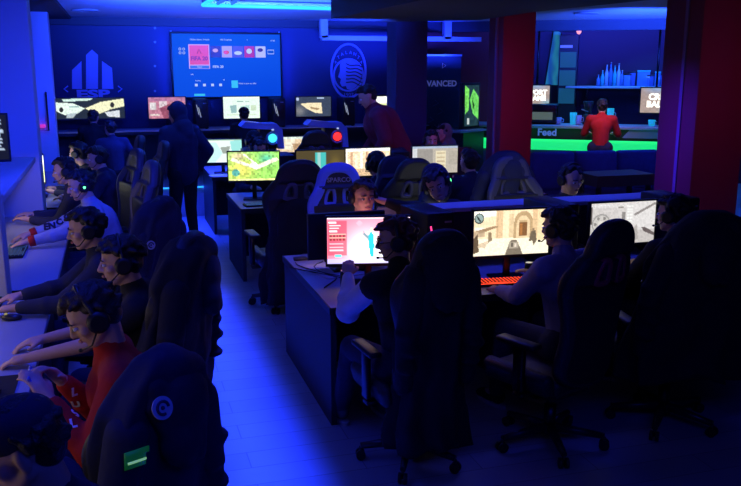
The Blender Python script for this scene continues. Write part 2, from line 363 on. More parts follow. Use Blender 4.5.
# ================================================================== PEOPLE
def person(label, loc, face, lean=12, rh=(.14, .50, .80), lh=(-.14, .50, .80), head=(0, 0, 0), standing=False, top=NAVY, trousers=DENIM,
           hair=HAIRB, short=False, headset=True, led=None, glasses=False, hood=False, cap=False, near=False, cuffs=None, vest=None,
           seat=.50, turn=0, legs=True, hairlong=0, hip=(.42, .0), relaxed=False, shoe=None, scale=1.0, bulk=1.0):
    """head=(yaw, pitch, roll) in degrees; yaw + turns the face to the figure's left"""
    root = thing('person', label, 'person', loc, face)
    root.scale = (scale,) * 3
    L = R(lean); bmv = .0075 if near else .011; cv = .012 if near else .016
    pel = V((0, 0, .93 if standing else seat + .07))
    ax = V((0, sin(L), cos(L))); tw = Matrix.Rotation(R(turn), 4, 'Z')
    waist = pel + ax * .14; chest = pel + ax * .34; nb = pel + ax * .50
    sx = V((1, 0, 0)); sx = tw @ sx
    shR = nb - ax * .055 + sx * .185; shL = nb - ax * .055 - sx * .185
    hc = nb + V((0, sin(L * .6) * .1 + .03 + .02, .10)) + V((0, .0, .055))
    HM = Matrix.Translation(hc) @ Matrix.Rotation(R(head[0]), 4, 'Z') @ Matrix.Rotation(-R(head[1]), 4, 'X') @ Matrix.Rotation(R(head[2]), 4, 'Y')
    def arm(S, T, side):
        T = V(T); d = T - S; l1, l2 = .285, .265; D = d.length
        if D > (l1 + l2) * .985: T = S + d * ((l1 + l2) * .985 / D); d = T - S; D = d.length
        a = (l1 * l1 - l2 * l2 + D * D) / (2 * D); h = sqrt(max(l1 * l1 - a * a, 0))
        pole = V((side * .55, -.35, -1)); t = d.normalized(); q = (pole - t * pole.dot(t)).normalized()
        return S + t * a + q * h, T
    eR, wR = arm(shR, rh, 1); eL, wL = arm(shL, lh, -1)
    hipR, hipL = pel + V((.095, 0, -.03)), pel + V((-.095, 0, -.03))
    if standing:
        kR, kL = pel + V((.11, .03, -.46)), pel + V((-.11, .05, -.46)); aR, aL = V((.12, 0, .09)), V((-.13, -.02, .09))
    else:
        kR, kL = pel + V((.15, hip[0], -.02)), pel + V((-.15, hip[0], -.02)); aR, aL = V((.15, hip[0] + .02 + hip[1], .09)), V((-.13, hip[0] + .08 + hip[1], .09))
    # ---- body: one continuous surface
    b = MB()
    def H(p): return HM @ V(p)
    HR = HM.to_3x3().to_4x4()
    b.ell(H((0, -.012, .03)), (.076, .096, .088), HR); b.ell(H((0, .014, -.042)), (.060, .074, .076), HR)
    b.ell(H((0, .055, -.092)), (.030, .026, .022), HR)
    b.cap(H((0, .080, .022)), H((0, .104, -.026)), .008, .0125); b.ell(H((.012, .094, -.030)), (.009, .010, .008), HR); b.ell(H((-.012, .094, -.030)), (.009, .010, .008), HR)
    b.cap(H((-.036, .072, .026)), H((.036, .072, .026)), .012); b.ell(H((.040, .052, -.022)), (.024, .026, .026), HR); b.ell(H((-.040, .052, -.022)), (.024, .026, .026), HR)
    b.cap(H((-.018, .080, -.058)), H((.018, .080, -.058)), .0085)
    for s_ in (1, -1):
        b.ell(H((s_ * .078, -.008, -.008)), (.010, .020, .032), HR); b.cap(H((s_ * .055, .0, -.05)), H((s_ * .03, .05, -.088)), .022, .018)
    b.cap(nb - ax * .03, H((0, -.022, -.06)), .058, .052)
    b.cap(pel, waist, .115, .11); b.cap(waist, chest, .11, .125); b.cap(shR, shL, .058); b.cap(chest, nb - ax * .04, .12, .07)
    for S, E_, W in ((shR, eR, wR), (shL, eL, wL)):
        b.cap(S, E_, .050, .038); b.cap(E_, W, .038, .026)
    for h_, k_, a_ in ((hipR, kR, aR), (hipL, kL, aL)):
        b.cap(h_, k_, .082, .054); b.cap(k_, a_, .054, .036); b.cap(a_, a_ + V((0, .13, -.045)), .036, .03)
    for (E_, W, s_) in ((eR, wR, 1), (eL, wL, -1)):
        t = (W - E_).normalized()
        if relaxed: t = (t + V((0, .1, 0))).normalized()
        side = t.cross(V((0, 0, 1)));
        if side.length < .2: side = V((0, -1, 0)) * s_
        side = side.normalized() * s_          # towards little finger
        nrm = side.cross(t).normalized() * s_   # roughly up
        if nrm.z < 0: nrm = -nrm
        pc = W + t * .055
        b.cap(W, pc + t * .01, .026, .024)
        Mx = Matrix((side, t, nrm)).transposed().to_4x4()
        b.ell(pc, (.040, .050, .017), Mx)
        for i in range(4):
            o_ = side * (-.028 + .0185 * i); ln = (.070, .078, .072, .056)[i]
            k0 = pc + t * (.040 - .004 * abs(i - 1.3)) + o_
            k1 = k0 + t * ln * .5 - nrm * .010; k2 = k1 + t * ln * .38 - nrm * .026
            b.cap(pc + o_ * .8, k0, .010, .0095, 8); b.cap(k0, k1, .0092, .0084, 8); b.cap(k1, k2, .0084, .0072, 8)
        t0 = W + t * .022 - side * .024; t1 = t0 + t * .035 - side * .028 - nrm * .008; t2 = t1 + t * .030 - side * .004 - nrm * .010
        b.cap(t0, t1, .013, .011, 8); b.cap(t1, t2, .0105, .0085, 8)
    me = remesh(b, bmv, 2)
    d = MB(); d.bm.from_mesh(me)
    for f in d.bm.faces: f.smooth = True
    d.mats = [SKIN]
    for s_ in (1, -1):
        d.use(EYEW); d.ell(H((s_ * .031, .0775, .001)), (.0135, .012, .0085), HR, 10, 8)
        d.use(EYED); d.ell(H((s_ * .031, .086, .001)), (.0062, .005, .0066), HR, 8, 6)
        d.use(BROW); d.cap(H((s_ * .016, .090, .026)), H((s_ * .048, .078, .025)), .0045, .003, 6)
    d.use(LIPS); d.cap(H((-.018, .090, -.060)), H((0, .094, -.057)), .004, .0065, 8); d.cap(H((.018, .090, -.060)), H((0, .094, -.059)), .004, .0065, 8)
    body = d.build('body', None, root)
    # ---- top
    c = MB(); BK_ = bulk; _cap = c.cap; c.cap = lambda a, b, r0, r1=None, n=12: _cap(a, b, r0 * BK_, None if r1 is None else r1 * BK_, n)
    c.cap(pel + ax * .0, waist, .135, .14); c.cap(waist, chest, .14, .155); c.cap(chest, nb - ax * .05, .150, .095); c.cap(shR, shL, .078)
    c.ell(chest + sx * .07, (.11, .12, .14)); c.ell(chest - sx * .07, (.11, .12, .14)); c.cap(nb - ax * .02, nb + ax * .0 + V((0, .01, .02)), .075, .066)
    for S, E_, W in ((shR, eR, wR), (shL, eL, wL)):
        if vest: c.cap(S, S + (E_ - S) * .12, .078, .07); continue
        if short: c.cap(S, S + (E_ - S) * .62, .074, .066)
        else:
            c.cap(S, E_, .072, .057); c.cap(E_, W - (W - E_).normalized() * .03, .058, .040); c.ell(E_ + (S - E_) * .15, (.064, .064, .064))
            mid = E_ + (W - E_) * .35; c.ell(mid, (.058, .058, .055))
    if hood:
        c.cap(nb - ax * .02 + V((0, -.07, .03)), nb + V((0, -.12, -.06)), .09, .07)
    obj_from_mesh(('vest' if vest else 'jacket' if hood else 'tee_shirt' if short else 'sweater'), remesh(c, cv, 3), top, root)
    if vest:
        c = MB()
        for S, E_, W in ((shR, eR, wR), (shL, eL, wL)):
            c.cap(S, E_, .070, .062); c.cap(E_, W - (W - E_).normalized() * .02, .066, .036); c.ell(E_ + V((0, 0, -.02)), (.07, .07, .065)); c.ell(E_ + (W - E_) * .3, (.064, .064, .06))
            c.cap(S, nb - ax * .03, .06, .06)
        obj_from_mesh('shirt_sleeves', remesh(c, .011, 2), vest, root)
    if cuffs:
        for E_, W in ((eR, wR), (eL, wL)):
            k = MB(); t = (W - E_).normalized(); k.tube([W - t * .055, W - t * .05, W - t * .01, W - t * .004], [.036, .044, .040, .032], 14); k.build('cuff', cuffs, root)
    if legs:
        c = MB(); c.cap(pel - ax * .03, pel + ax * .08, .138, .13); c.cap(hipR, hipL, .12)
        for h_, k_, a_ in ((hipR, kR, aR), (hipL, kL, aL)):
            c.cap(h_, k_, .098, .070); c.cap(k_, a_ + V((0, 0, .02)), .070, .056)
        obj_from_mesh('trousers', remesh(c, cv, 3), trousers, root)
        for a_ in (aR, aL):
            k = MB(); M0 = Matrix.Translation(a_)
            k.ell(a_ + V((0, .0, -.02)), (.045, .06, .055)); k.ell(a_ + V((0, .09, -.045)), (.046, .105, .036)); k.ell(a_ + V((0, .15, -.055)), (.044, .06, .028))
            sh = obj_from_mesh('shoe', remesh(k, .010, 2), shoe or BLACKC, root)
            k = MB(); pts = [(a_.x + .047 * cos(q) * (1 if sin(q) > 0 else .85), a_.y + .062 + .145 * sin(q)) for q in [2 * pi * i / 20 for i in range(20)]]
            k.prism(pts, max(a_.z - .089, .001), max(a_.z - .089, .001) + .022); k.build('sole', SOLE, sh)
    # ---- hair or hood or cap
    k = MB(); rnd = random.Random(len(label) * 7 + int(abs(loc[0]) * 100))
    n = 110 if near else 70
    for i in range(n):
        ph = 2 * pi * rnd.random(); z = -.45 + 1.4 * rnd.random(); z = min(z, .98); r = sqrt(max(0, 1 - z * z))
        x, y = r * cos(ph), r * sin(ph)
        lim = .42 if y > .25 else (.05 if y > -.15 else -.42 - hairlong)
        if z < lim: continue
        p = V((x * .078, -.014 + y * .098, .036 + z * .090))
        dirr = V((x * .5, y * .5 + (.55 if z > .4 else -.2), z * .4 - .25)).normalized()
        k.cap(H(p), H(p + dirr * (.013 + .014 * rnd.random())), .017, .012, 6)
    k.ell(H((0, -.022, .045)), (.078, .092, .082), HR)
    k.ell(H((0, -.055, -.01)), (.068, .055, .07), HR)
    hm = remesh(k, .0075 if near else .011, 1)
    obj_from_mesh('hair', hm, hair, root)
    if cap:
        k = MB(); k.ell(H((0, -.012, .062)), (.092, .108, .075), HR); k.cap(H((-.03, .09, .05)), H((-.02, .15, .042)), .02, .012); k.cap(H((.03, .09, .05)), H((.02, .15, .042)), .02, .012)
        obj_from_mesh('cap', remesh(k, .01, 2), top, root)
    if hood == 2:
        k = MB(); k.ell(H((0, -.055, .03)), (.108, .105, .122), HR); k.cap(H((0, -.075, -.08)), nb - ax * .02 + V((0, -.03, 0)), .085, .10)
        obj_from_mesh('hood', remesh(k, .013, 3), top, root)
    if glasses:
        k = MB()
        for s_ in (1, -1):
            k.tube([H((s_ * .033 + .024 * cos(q), .098 - .004 * abs(cos(q)), .0 + .017 * sin(q))) for q in [2 * pi * i / 14 for i in range(14)]], .0022, 6, close=True)
            k.tube([H((s_ * .057, .094, .004)), H((s_ * .075, .05, .006)), H((s_ * .079, -.01, .004))], .0022, 6)
        k.tube([H((-.01, .102, .004)), H((0, .104, .008)), H((.01, .102, .004))], .0022, 6)
        k.build('glasses', PLA, root)
    if headset:
        k = MB(); k.tube([H((.094 * cos(q), -.012, .012 + .118 * sin(q))) for q in [pi * i / 18 for i in range(19)]], .010, 8); hs = k.build('headset', PLB, root)
        for s_ in (1, -1):
            k = MB(); k.tube([H((s_ * .074, -.01, -.008)), H((s_ * .080, -.01, -.008)), H((s_ * .102, -.01, -.008)), H((s_ * .108, -.01, -.008))], [.036, .044, .042, .03], 16); k.build('ear_cup', PLA, hs)
            if led:
                k = MB(); k.cyl(H((s_ * .108, -.01, -.008)), H((s_ * .111, -.01, -.008)), .011, .011, 12); q_ = k.build('light_ring', led, hs)
        k = MB(); k.tube([H((-.095, .01, -.03)), H((-.09, .06, -.07)), H((-.05, .105, -.075))], .0035, 6); k.ell(H((-.045, .107, -.075)), (.009, .009, .007)); k.build('microphone', PLA, hs)
    return root

# ================================================================== CHAIR
OUT = [(-.18, 0), (-.20, .10), (-.18, .22), (-.19, .36), (-.235, .50), (-.235, .60), (-.185, .67), (-.15, .74), (-.135, .82), (-.08, .875), (0, .885)]
OUT = OUT + [(-x, z) for x, z in OUT[-2::-1]]
def hole(s): return [(s * .040, .60), (s * .040, .68), (s * .052, .705), (s * .09, .70), (s * .12, .60), (s * .105, .585), (s * .052, .585)]
PLATE = plate_mesh(OUT, [hole(1), hole(-1)], .085, .03)
RIM = plate_mesh([(x * 1.03, z * 1.012 - .004) for x, z in OUT], [[(x * .86, .45 + (z - .45) * .90) for x, z in OUT]], .075, .03)
HOLER = [plate_mesh([(s * .08 + (x - s * .08) * 1.18, .645 + (z - .645) * 1.15) for x, z in hole(s)], [[(s * .08 + (x - s * .08) * .95, .645 + (z - .645) * .95) for x, z in hole(s)]], .095, .012) for s in (1, -1)]
def chair(label, loc, rz, trim=None, rim=False, text=None, group=None, recline=9, name='gaming_chair'):
    root = thing(name, label, 'gaming chair', loc, rz, group)
    trim = trim or LEA
    T = Matrix.Translation((0, -.24, .47)) @ Matrix.Rotation(R(recline), 4, 'X') @ UPR
    def up(me, extra=Matrix.Identity(4)):
        m2 = me.copy()
        for v in m2.vertices: v.co.z -= (v.co.x ** 2) * 1.1 * (1 if v.co.y < .72 else .4)     # wings curl forward
        m2.transform(T @ extra)
        for p in m2.polygons: p.use_smooth = True
        return m2
    back = obj_from_mesh('backrest', up(PLATE), LEA, root)
    if rim: obj_from_mesh('rim', up(RIM, Matrix.Translation((0, 0, -.012))), trim, back)['label'] = 'coloured outer rim of the backrest'
    for hm in HOLER: obj_from_mesh('belt_opening_trim', up(hm), trim, back)
    if text:
        text_mesh('headrest_lettering', text, .052, GRYP, back, T @ Matrix.Translation((0, .775, -.056)) @ Matrix.Rotation(pi, 4, 'Y'), .0015, .001)
    k = MB(); k.box((0, .04, .43), (.44, .50, .11), bev=.045, seg=4); k.box((-.235, .05, .455), (.09, .48, .13), Matrix.Rotation(R(-18), 4, 'Y'), .04, 3); k.box((.235, .05, .455), (.09, .48, .13), Matrix.Rotation(R(18), 4, 'Y'), .04, 3)
    k.box((0, 0, .355), (.3, .3, .04), bev=.01); k.build('seat', LEA, root)
    for s in (1, -1):
        k = MB(); k.box((s * .30, .0, .68), (.085, .27, .03), bev=.013, seg=3); a = k.build('armrest', PLA, root)
        k = MB(); k.box((s * .31, -.02, .54), (.035, .07, .26), bev=.008); k.box((s * .22, -.02, .385), (.2, .07, .025), bev=.008); k.build('arm_post', MET, a)
    k = MB(); k.cyl((0, 0, .36), (0, 0, .2), .025); k.cyl((0, 0, .24), (0, 0, .07), .035); k.build('gas_column', MET, root)
    k = MB(); k.cyl((0, 0, .12), (0, 0, .07), .05)
    for i in range(5):
        q = R(90) + 2 * pi * i / 5; e = V((cos(q) * .31, sin(q) * .31, .07)); k.tube([(0, 0, .105), e * .5 + V((0, 0, .06)), e + V((0, 0, .01))], [.03, .026, .018], 8)
    k.build('star_base', PLB, root)
    for i in range(5):
        q = R(90) + 2 * pi * i / 5; c = V((cos(q) * .31, sin(q) * .31, .03)); t = V((-sin(q), cos(q), 0)); k = MB(); k.cyl(c - t * .026, c - t * .008, .0295); k.cyl(c + t * .008, c + t * .026, .0295); k.cyl(c, c + V((0, 0, .045)), .009); k.build('caster', PLA, root)
    return root

def jacket(label, loc, rz, m=NAVY, bottom=.30, w=.22, hoodup=True, seed=1, top=1.36, sleeve=True, group=None, dep=.12):
    """coat hung over a chair's backrest; local frame like the chair's"""
    root = thing('jacket', label, 'jacket', loc, rz, group); rnd = random.Random(seed); ph = [rnd.random() * 6.3 for _ in range(8)]
    k = MB(); n = 72; rows = 40; rings = []
    for j in range(rows):
        t = j / (rows - 1); hh = (top - bottom) * (t ** 1.3); z = top - hh
        sh = min(1, hh / .30); wid = w * (.50 + .52 * sin(sh * pi / 2)) + w * .22 * max(0, hh - .3) / (top - bottom)
        rd = sqrt(max(.0, 1 - (1 - min(1, hh / .10)) ** 2)); wid *= .12 + .88 * rd
        dp = dep * (.75 + .45 * t) * (.1 + .9 * rd); cy = -.37 + .16 * min(1, hh / .85)
        ring = []
        for i in range(n):
            a = 2 * pi * i / n; ca, sa = cos(a), sin(a)
            fold = 1 + (.02 + .12 * t) * sin(6 * a + ph[0] + 2.2 * t) + .07 * t * sin(11 * a + ph[1] - 3 * t)
            sq = (abs(ca) ** 2.6 + abs(sa) ** 2.6) ** (-1 / 2.6)
            q = V((ca * wid * sq * fold, cy + sa * dp * sq * fold, z - .05 * t * t * abs(ca)))
            nz = noise.noise_vector(q * 5 + V((seed, 0, 0))) * .035 * min(1, .25 + 2 * t) + noise.noise_vector(q * 13 + V((seed, 3, 0))) * .012
            ring.append(k.bm.verts.new(q + nz))
        rings.append(ring)
    fs = []
    for A, B in zip(rings, rings[1:]):
        for i in range(n): fs.append(k.bm.faces.new((A[i], A[(i + 1) % n], B[(i + 1) % n], B[i])))
    fs.append(k.bm.faces.new(rings[0])); fs.append(k.bm.faces.new(rings[-1][::-1])); k._fin(fs, True)
    k.build('coat_body', m, root)
    if hoodup:
        k = MB(); k.ell((.01, -.43, top - .20), (.12, .07, .14)); k.ell((-.02, -.45, top - .30), (.09, .06, .09)); k.cap((-.09, -.40, top - .10), (.09, -.40, top - .10), .05); k.cap((-.11, -.42, top - .16), (-.03, -.47, top - .36), .035); k.cap((.11, -.42, top - .16), (.03, -.47, top - .36), .035)
        obj_from_mesh('hood', remesh(k, .014, 2), m, root)
    if sleeve:
        for s in (1, -1):
            bend = .04 * s * rnd.random(); k = MB(); k.cap((s * w * .78, -.36, top - .24), (s * w * 1.08, -.34, top - .50), .075, .062); k.cap((s * w * 1.08, -.34, top - .50), (s * w * 1.02 + bend, -.30, max(bottom, top - .80)), .062, .05)
            for i in range(4): k.ell((s * w * 1.08 + .01 * (-1) ** i, -.35, top - .42 - .09 * i), (.068 - .004 * i, .066, .03))
            obj_from_mesh('sleeve', remesh(k, .014, 2), m, root)
    return root

# ================================================================== DESK THINGS
def monitor(label, loc, rz, pic, W=.53, Hh=.30, es=1.0, group=None, casing=PLA, curve=0, zc=.30, name='monitor', cat='monitor', stand=True):
    """loc is the foot on the desk; screen centre zc above it, facing -Y locally"""
    root = thing(name, label, cat, loc, rz, group)
    k = MB(); b = .012
    k.box((0, .022, zc), (W + 2 * b, .03, Hh + 2 * b), bev=.006); k.box((0, .045, zc), (W * .6, .03, Hh * .6), bev=.012)
    k.box((-W / 2 - b / 2, .004, zc), (b, .012, Hh + 2 * b)); k.box((W / 2 + b / 2, .004, zc), (b, .012, Hh + 2 * b)); k.box((0, .004, zc + Hh / 2 + b / 2), (W, .012, b)); k.box((0, .003, zc - Hh / 2 - b / 2 - .003), (W + 2 * b, .014, b + .006))
    k.build('casing', casing, root)
    if pic:
        me = pic.mesh('screen', W, Hh); me.materials.append(screen_material('screen_' + pic_name(pic), es))
        me.transform(Matrix.Translation((0, .0045, zc))); o = bpy.data.objects.new('screen', me); COL.objects.link(o); o.parent = root
    else:
        k = MB(); k.box((0, .006, zc), (W, .002, Hh)); k.build('screen', glow('dim_blue_screen', (.25, .4, .9), .35), root)
    if stand:
        k = MB(); k.box((0, .075, zc * .5), (.045, .03, zc), bev=.006); k.build('stand_neck', MET, root)
        k = MB(); k.box((0, .05, .008), (.24, .17, .014), bev=.006); k.build('stand_base', MET, root)
    return root
_pc = [0]
def pic_name(p): _pc[0] += 1; return 'picture_%d' % _pc[0]
KEYR = glow('red_key_light', (1, .06, .02), 2.6); KEYB = glow('blue_key_light', (.1, .3, 1), .25)
def keyboard(label, loc, rz, lit, group=None):
    root = thing('keyboard', label, 'keyboard', loc, rz, group)
    k = MB(); k.box((0, 0, .011), (.44, .14, .02), bev=.005); k.build('base', PLA, root)
    k = MB()
    for r in range(5):
        for c in range(17):
            if r == 0 and 4 < c < 10: continue
            k.box((-.2 + c * .025, -.052 + r * .026, .0235), (.0205, .021, .007))
    k.build('keys', PLB, root)
    k = MB()
    for r in range(6): k.box((0, -.065 + r * .026, .0225), (.42, .0045, .0022))
    for r in range(5):
        for c in range(17):
            if r == 0 and 4 < c < 10: continue
            k.box((-.2 + c * .025, -.052 + r * .026, .0275), (.009, .011, .0012))
    k.build('backlight', lit, root)
    return root
def mouse(label, loc, rz, group=None):
    root = thing('mouse', label, 'computer mouse', loc, rz, group)
    k = MB(); k.ell((0, 0, .016), (.032, .058, .02)); k.build('shell', PLB, root)
    k = MB(); k.cyl((-.004, .03, .034), (.004, .03, .034), .008, None, 12); k.build('wheel', glow('mouse_light', (.9, .8, .3), .4), root); return root
def tower(label, loc, rz, led, shell=PLA, group=None, ring=False):
    root = thing('pc_tower', label, 'computer', loc, rz, group)
    k = MB(); k.box((0, 0, .235), (.20, .42, .45), bev=.012); 
    for s in (1, -1):
        for t in (1, -1): k.box((s * .07, t * .16, .006), (.03, .04, .012))
    k.build('case', shell, root)
    k = MB(); k.box((.103, 0, .24), (.004, .37, .38)); k.build('side_panel', mat('smoked_glass', (.01, .01, .015), .1), root)
    if ring:
        k = MB(); k.tube([(.06 * cos(q), -.214, .30 + .06 * sin(q)) for q in [2 * pi * i / 24 for i in range(24)]], .012, 8, close=True); k.ell((0, -.212, .30), (.045, .01, .045)); k.build('fan_light', led, root)
    else:
        k = MB()
        for i, x in enumerate((-.06, -.03)): k.box((x, -.212, .30 - .04 * i), (.010, .006, .16), Matrix.Rotation(R(-12), 4, 'Y'))
        k.build('light_strip', led, root)
    k = MB(); k.box((.05, -.213, .40), (.05, .004, .012)); k.build('port_panel', GRYP, root)
    return root
def can(label, loc):
    root = thing('drink_can', label, 'drink can', loc)
    k = MB(); k.tube([(0, 0, 0), (0, 0, .006), (0, 0, .012), (0, 0, .15), (0, 0, .158)], [.022, .026, .0275, .0275, .0235], 20); k.build('body', mat('dark_can', (.03, .04, .05), .3, .8), root)
    k = MB(); k.cyl((0, 0, .158), (0, 0, .161), .0235, .0225, 20); k.build('lid', CHR, root); return root


# ================================================================== SETTING
PNAVY = mat('navy_wall_paint', (.032, .036, .12), .7, bump=.05, bscale=120)
PRED = mat('dark_red_paint', (.20, .014, .035), .65, bump=.05, bscale=120)
PBLU = mat('pale_pier_paint', (.55, .57, .62), .6, bump=.03, bscale=80)
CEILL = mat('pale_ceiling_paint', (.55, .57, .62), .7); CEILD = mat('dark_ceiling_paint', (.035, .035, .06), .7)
CZ = 2.87
s = MB(); s.box((5.5, 7, -.05), (19, 18, .1)); fl = s.build('floor', floor_material()); fl['kind'] = 'structure'
s = MB(); s.box((1.6, 14.1, 1.5), (6.9, .2, 3)); struct('wall_back', s, PNAVY)
s = MB(); s.box((5.98, 14.12, 1.5), (1.85, .2, 3)); struct('wall_back_red', s, PRED)
s = MB(); s.box((-1.85, 7, 1.5), (.2, 14.4, 3)); struct('wall_left', s, PNAVY)
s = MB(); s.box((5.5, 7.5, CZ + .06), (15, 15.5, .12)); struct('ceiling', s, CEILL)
s = MB(); s.box((-1.2, 7, CZ - .02), (1.32, 14, .04)); struct('ceiling_left', s, CEILD)  # unlit left ceiling; its darkness is put into the paint
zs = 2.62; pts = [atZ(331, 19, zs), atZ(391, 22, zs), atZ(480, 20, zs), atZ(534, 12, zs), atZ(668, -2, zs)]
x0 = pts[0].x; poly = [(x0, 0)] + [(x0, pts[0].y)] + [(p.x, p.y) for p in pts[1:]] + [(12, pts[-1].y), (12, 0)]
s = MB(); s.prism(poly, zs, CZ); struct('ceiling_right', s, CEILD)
s = MB(); s.box((3.6, 13.9, CZ - .06), (9, .18, .12)); struct('trim_1', s, CEILD)
# piers along the left wall
for n, (y0, xr, zt, w) in enumerate(((12.0, -.76, 2.84, .34), (8.4, -.70, CZ, .34), (5.3, -.685, 1.38, .2))):
    s = MB(); s.box(((-1.75 + xr) / 2, y0 + w / 2, zt / 2), (xr + 1.75, w, zt), bev=.008); o = s.build('wall_pier', PBLU); o['kind'] = 'structure'
# raised stage along the back wall
s = MB(); s.box((2.0, 13.05, .21), (7.4, 1.9, .42)); struct('floor_stage', s, mat('stage_carpet', (.30, .31, .36), .9))
# red pillars and navy pillar
def pillar(name, cx, cy, w, d, m, trim=None):
    s = MB(); s.box((cx, cy, 1.43), (w, d, 2.86), bev=.01); o = struct(name, s, m)
    if trim:
        s = MB(); s.box((cx - w / 2 - .006, cy - d * .1, 1.43), (.02, .05, 2.86)); struct('trim', s, trim, o)
PURP = mat('violet_grey_paint', (.22, .10, .20), .6)
q = atY(533, 100, 9.3); pillar('pillar_red', q.x - .215, 9.5, .43, .4, PRED, PURP)
q = atY(697, 100, 7.6); pillar('pillar_red_near', q.x + .32, 7.92, .64, .64, PRED, PURP)
q = atY(395, 80, 11.0); pillar('pillar_navy', q.x + .24, 11.2, .46, .4, PNAVY, None)
# dots up the back wall beside the television
for y in (28, 42, 66, 91):
    p = atY(155, y, 13.99); s = MB(); s.cyl((p.x, 13.985, p.z), (p.x, 14.0, p.z), .018); tag(s.build('wall_stud', GRYP), 'small round stud on the navy back wall left of the television', 'wall fitting', 'studs in a column left of the television')

# ---- lights of the room: LED tubes, plus area lamps without visible fixtures
def area(name, loc, size, col, W, rot=(0, 0, 0), spread=180):
    l = bpy.data.lights.new(name, 'AREA'); l.shape = 'RECTANGLE'; l.size, l.size_y = size; l.color = col; l.energy = W; l.spread = R(spread)
    o = bpy.data.objects.new(name, l); COL.objects.link(o); o.location = loc; o.rotation_euler = rot; return o
def aim(o, tgt):
    o.rotation_euler = (V(tgt) - o.location).to_track_quat('-Z', 'Y').to_euler(); return o
BL = (.012, .036, 1.0)
LED = glow('cyan_blue_led', (.02, .38, 1), 2.2); LEDB = glow('blue_led', (.02, .12, 1), 1.4)
zl = CZ - .07
a, b_ = atZ(203, 5, zl), atZ(352, 9, zl)
def strip(label, p0, p1, m=LED, r=.022):
    root = thing('led_strip_light', label, 'ceiling light', (0, 0, 0), 0, None)
    k = MB(); k.tube([p0, p1], r, 8); k.build('diffuser', m, root)
    k = MB(); d = (p1 - p0).normalized()
    up_ = V((0, 0, .035)); k.tube([p0 + up_, p1 + up_], .02, 6); k.build('housing', GRYP, root)
    for t in (.1, .9):
        c = p0.lerp(p1, t); k = MB(); k.cyl(c + V((0, 0, .04)), c + V((0, 0, .075)), .008); k.build('bracket', MET, root)
strip('long cyan LED tube under the pale ceiling in front of the television', a, b_)
strip('slanting LED tube joining the left tip of the long cyan tube', a, atZ(233, -14, zl))
strip('slanting LED tube, second from the left tip of the long cyan tube', atZ(218, 3.5, zl), atZ(244, -14, zl), LEDB, .018)
strip('slanting LED tube, third from the left tip of the long cyan tube', atZ(232, 3.5, zl), atZ(256, -14, zl), LEDB, .018)
for x, y, lb in ((85, 10, 'round ceiling speaker at the left end of the lit ceiling'), (587, 13, 'round ceiling speaker above the bar')):
    p = atZ(x, y, CZ - .01); k = MB(); k.cyl((p.x, p.y, CZ - .02), (p.x, p.y, CZ), .16, .16, 24); t = thing('ceiling_speaker', lb, 'speaker'); k.build('grille', mat('blue_grey_grille', (.12, .14, .2), .6), t)
    k = MB(); k.tube([(p.x + .17 * cos(q), p.y + .17 * sin(q), CZ - .015) for q in [2 * pi * i / 24 for i in range(24)]], .012, 6, close=True); k.build('ring', GRYP, t)
aim(area('ceiling_fill', (1.3, 8.4, 2.42), (3.0, .15), (.018, .075, 1), 190), (1.5, 10.9, 2.95)).data.spread = R(46)  # fixtureless lamp added below the ceiling to brighten its pale band
aim(area('ceiling_fill_bar', (7.4, 8.6, 2.35), (2.6, .15), (.018, .075, 1), 130), (7.9, 10.9, 2.95)).data.spread = R(46)  # likewise added in mid-air, brightens the ceiling before the bar
area('aisle_downlight', (.62, 5.4, 2.8), (.10, 5.2), BL, 52, (0, 0, 0), 18)
area('aisle_downlight_far', (.75, 11.1, 2.7), (1.0, .6), BL, 34, (0, 0, 0), 50)
aim(area('pier_wash', (.3, 4.6, 2.75), (.6, .4), BL, 22), (-.9, 8.4, 1.6)).data.spread = R(60)  # extra lamp put in to brighten the pier fronts
aim(area('pier_wash_far', (.4, 9.4, 2.7), (.4, .3), BL, 12), (-.95, 12.0, 1.8)).data.spread = R(60)  # extra lamp put in for the far pier
area('desk_row_fill', (-.5, 4.6, 2.75), (.3, 5.0), BL, 24, (0, 0, 0), 100)  # blue fill without a fixture, lifts the left desktops
area('island_fill', (2.8, 5.9, 2.55), (3.0, .2), (.03, .045, 1), 22, (0, 0, 0), 150)  # fill without a fixture, lifts the divider ledge and sleeves
area('island_fill_mid', (2.7, 9.2, 2.55), (3.0, .2), BL, 13, (0, 0, 0), 150)  # fill without a fixture over the middle island
area('foreground_fill', (1.5, .6, 2.7), (3.0, .5), BL, 16, (R(35), 0, 0), 160)  # added fill for the dark foreground floor, no fixture
aim(area('red_pillar_fill', (4.5, 7.2, 2.55), (.3, .3), (1, .03, .5), 1.5), (4.5, 9.3, 1.5)).data.spread = R(75)  # added lamp without a fixture, reddens the slim pillar
aim(area('red_pillar_fill_near', (7.0, 5.2, 2.55), (.3, .3), (1, .08, .6), 2.2), (6.0, 7.6, 1.6)).data.spread = R(90)  # added lamp without a fixture for the near pillar's front
aim(area('violet_pillar_fill', (4.4, 7.95, 2.55), (.3, .3), (.05, .02, 1), 13), (5.6, 7.95, 1.4)).data.spread = R(60)  # added lamp, tints the near pillar's left face violet
w = bpy.data.worlds.new('room_dark'); SC.world = w; w.use_nodes = True
w.node_tree.nodes['Background'].inputs[0].default_value = (.05, .1, 1, 1); w.node_tree.nodes['Background'].inputs[1].default_value = .012

# stage edge LED
k = MB(); k.box((1.3, 12.085, .43), (5.8, .02, .02)); tag(k.build('led_strip', glow('stage_led', (.02, .3, 1), 2.0)), 'cyan LED strip along the front edge of the low stage', 'LED strip')
aim(area('stage_edge_light', (1.0, 11.9, .46), (4.5, .05), BL, 14), (1.0, 11.7, 0))

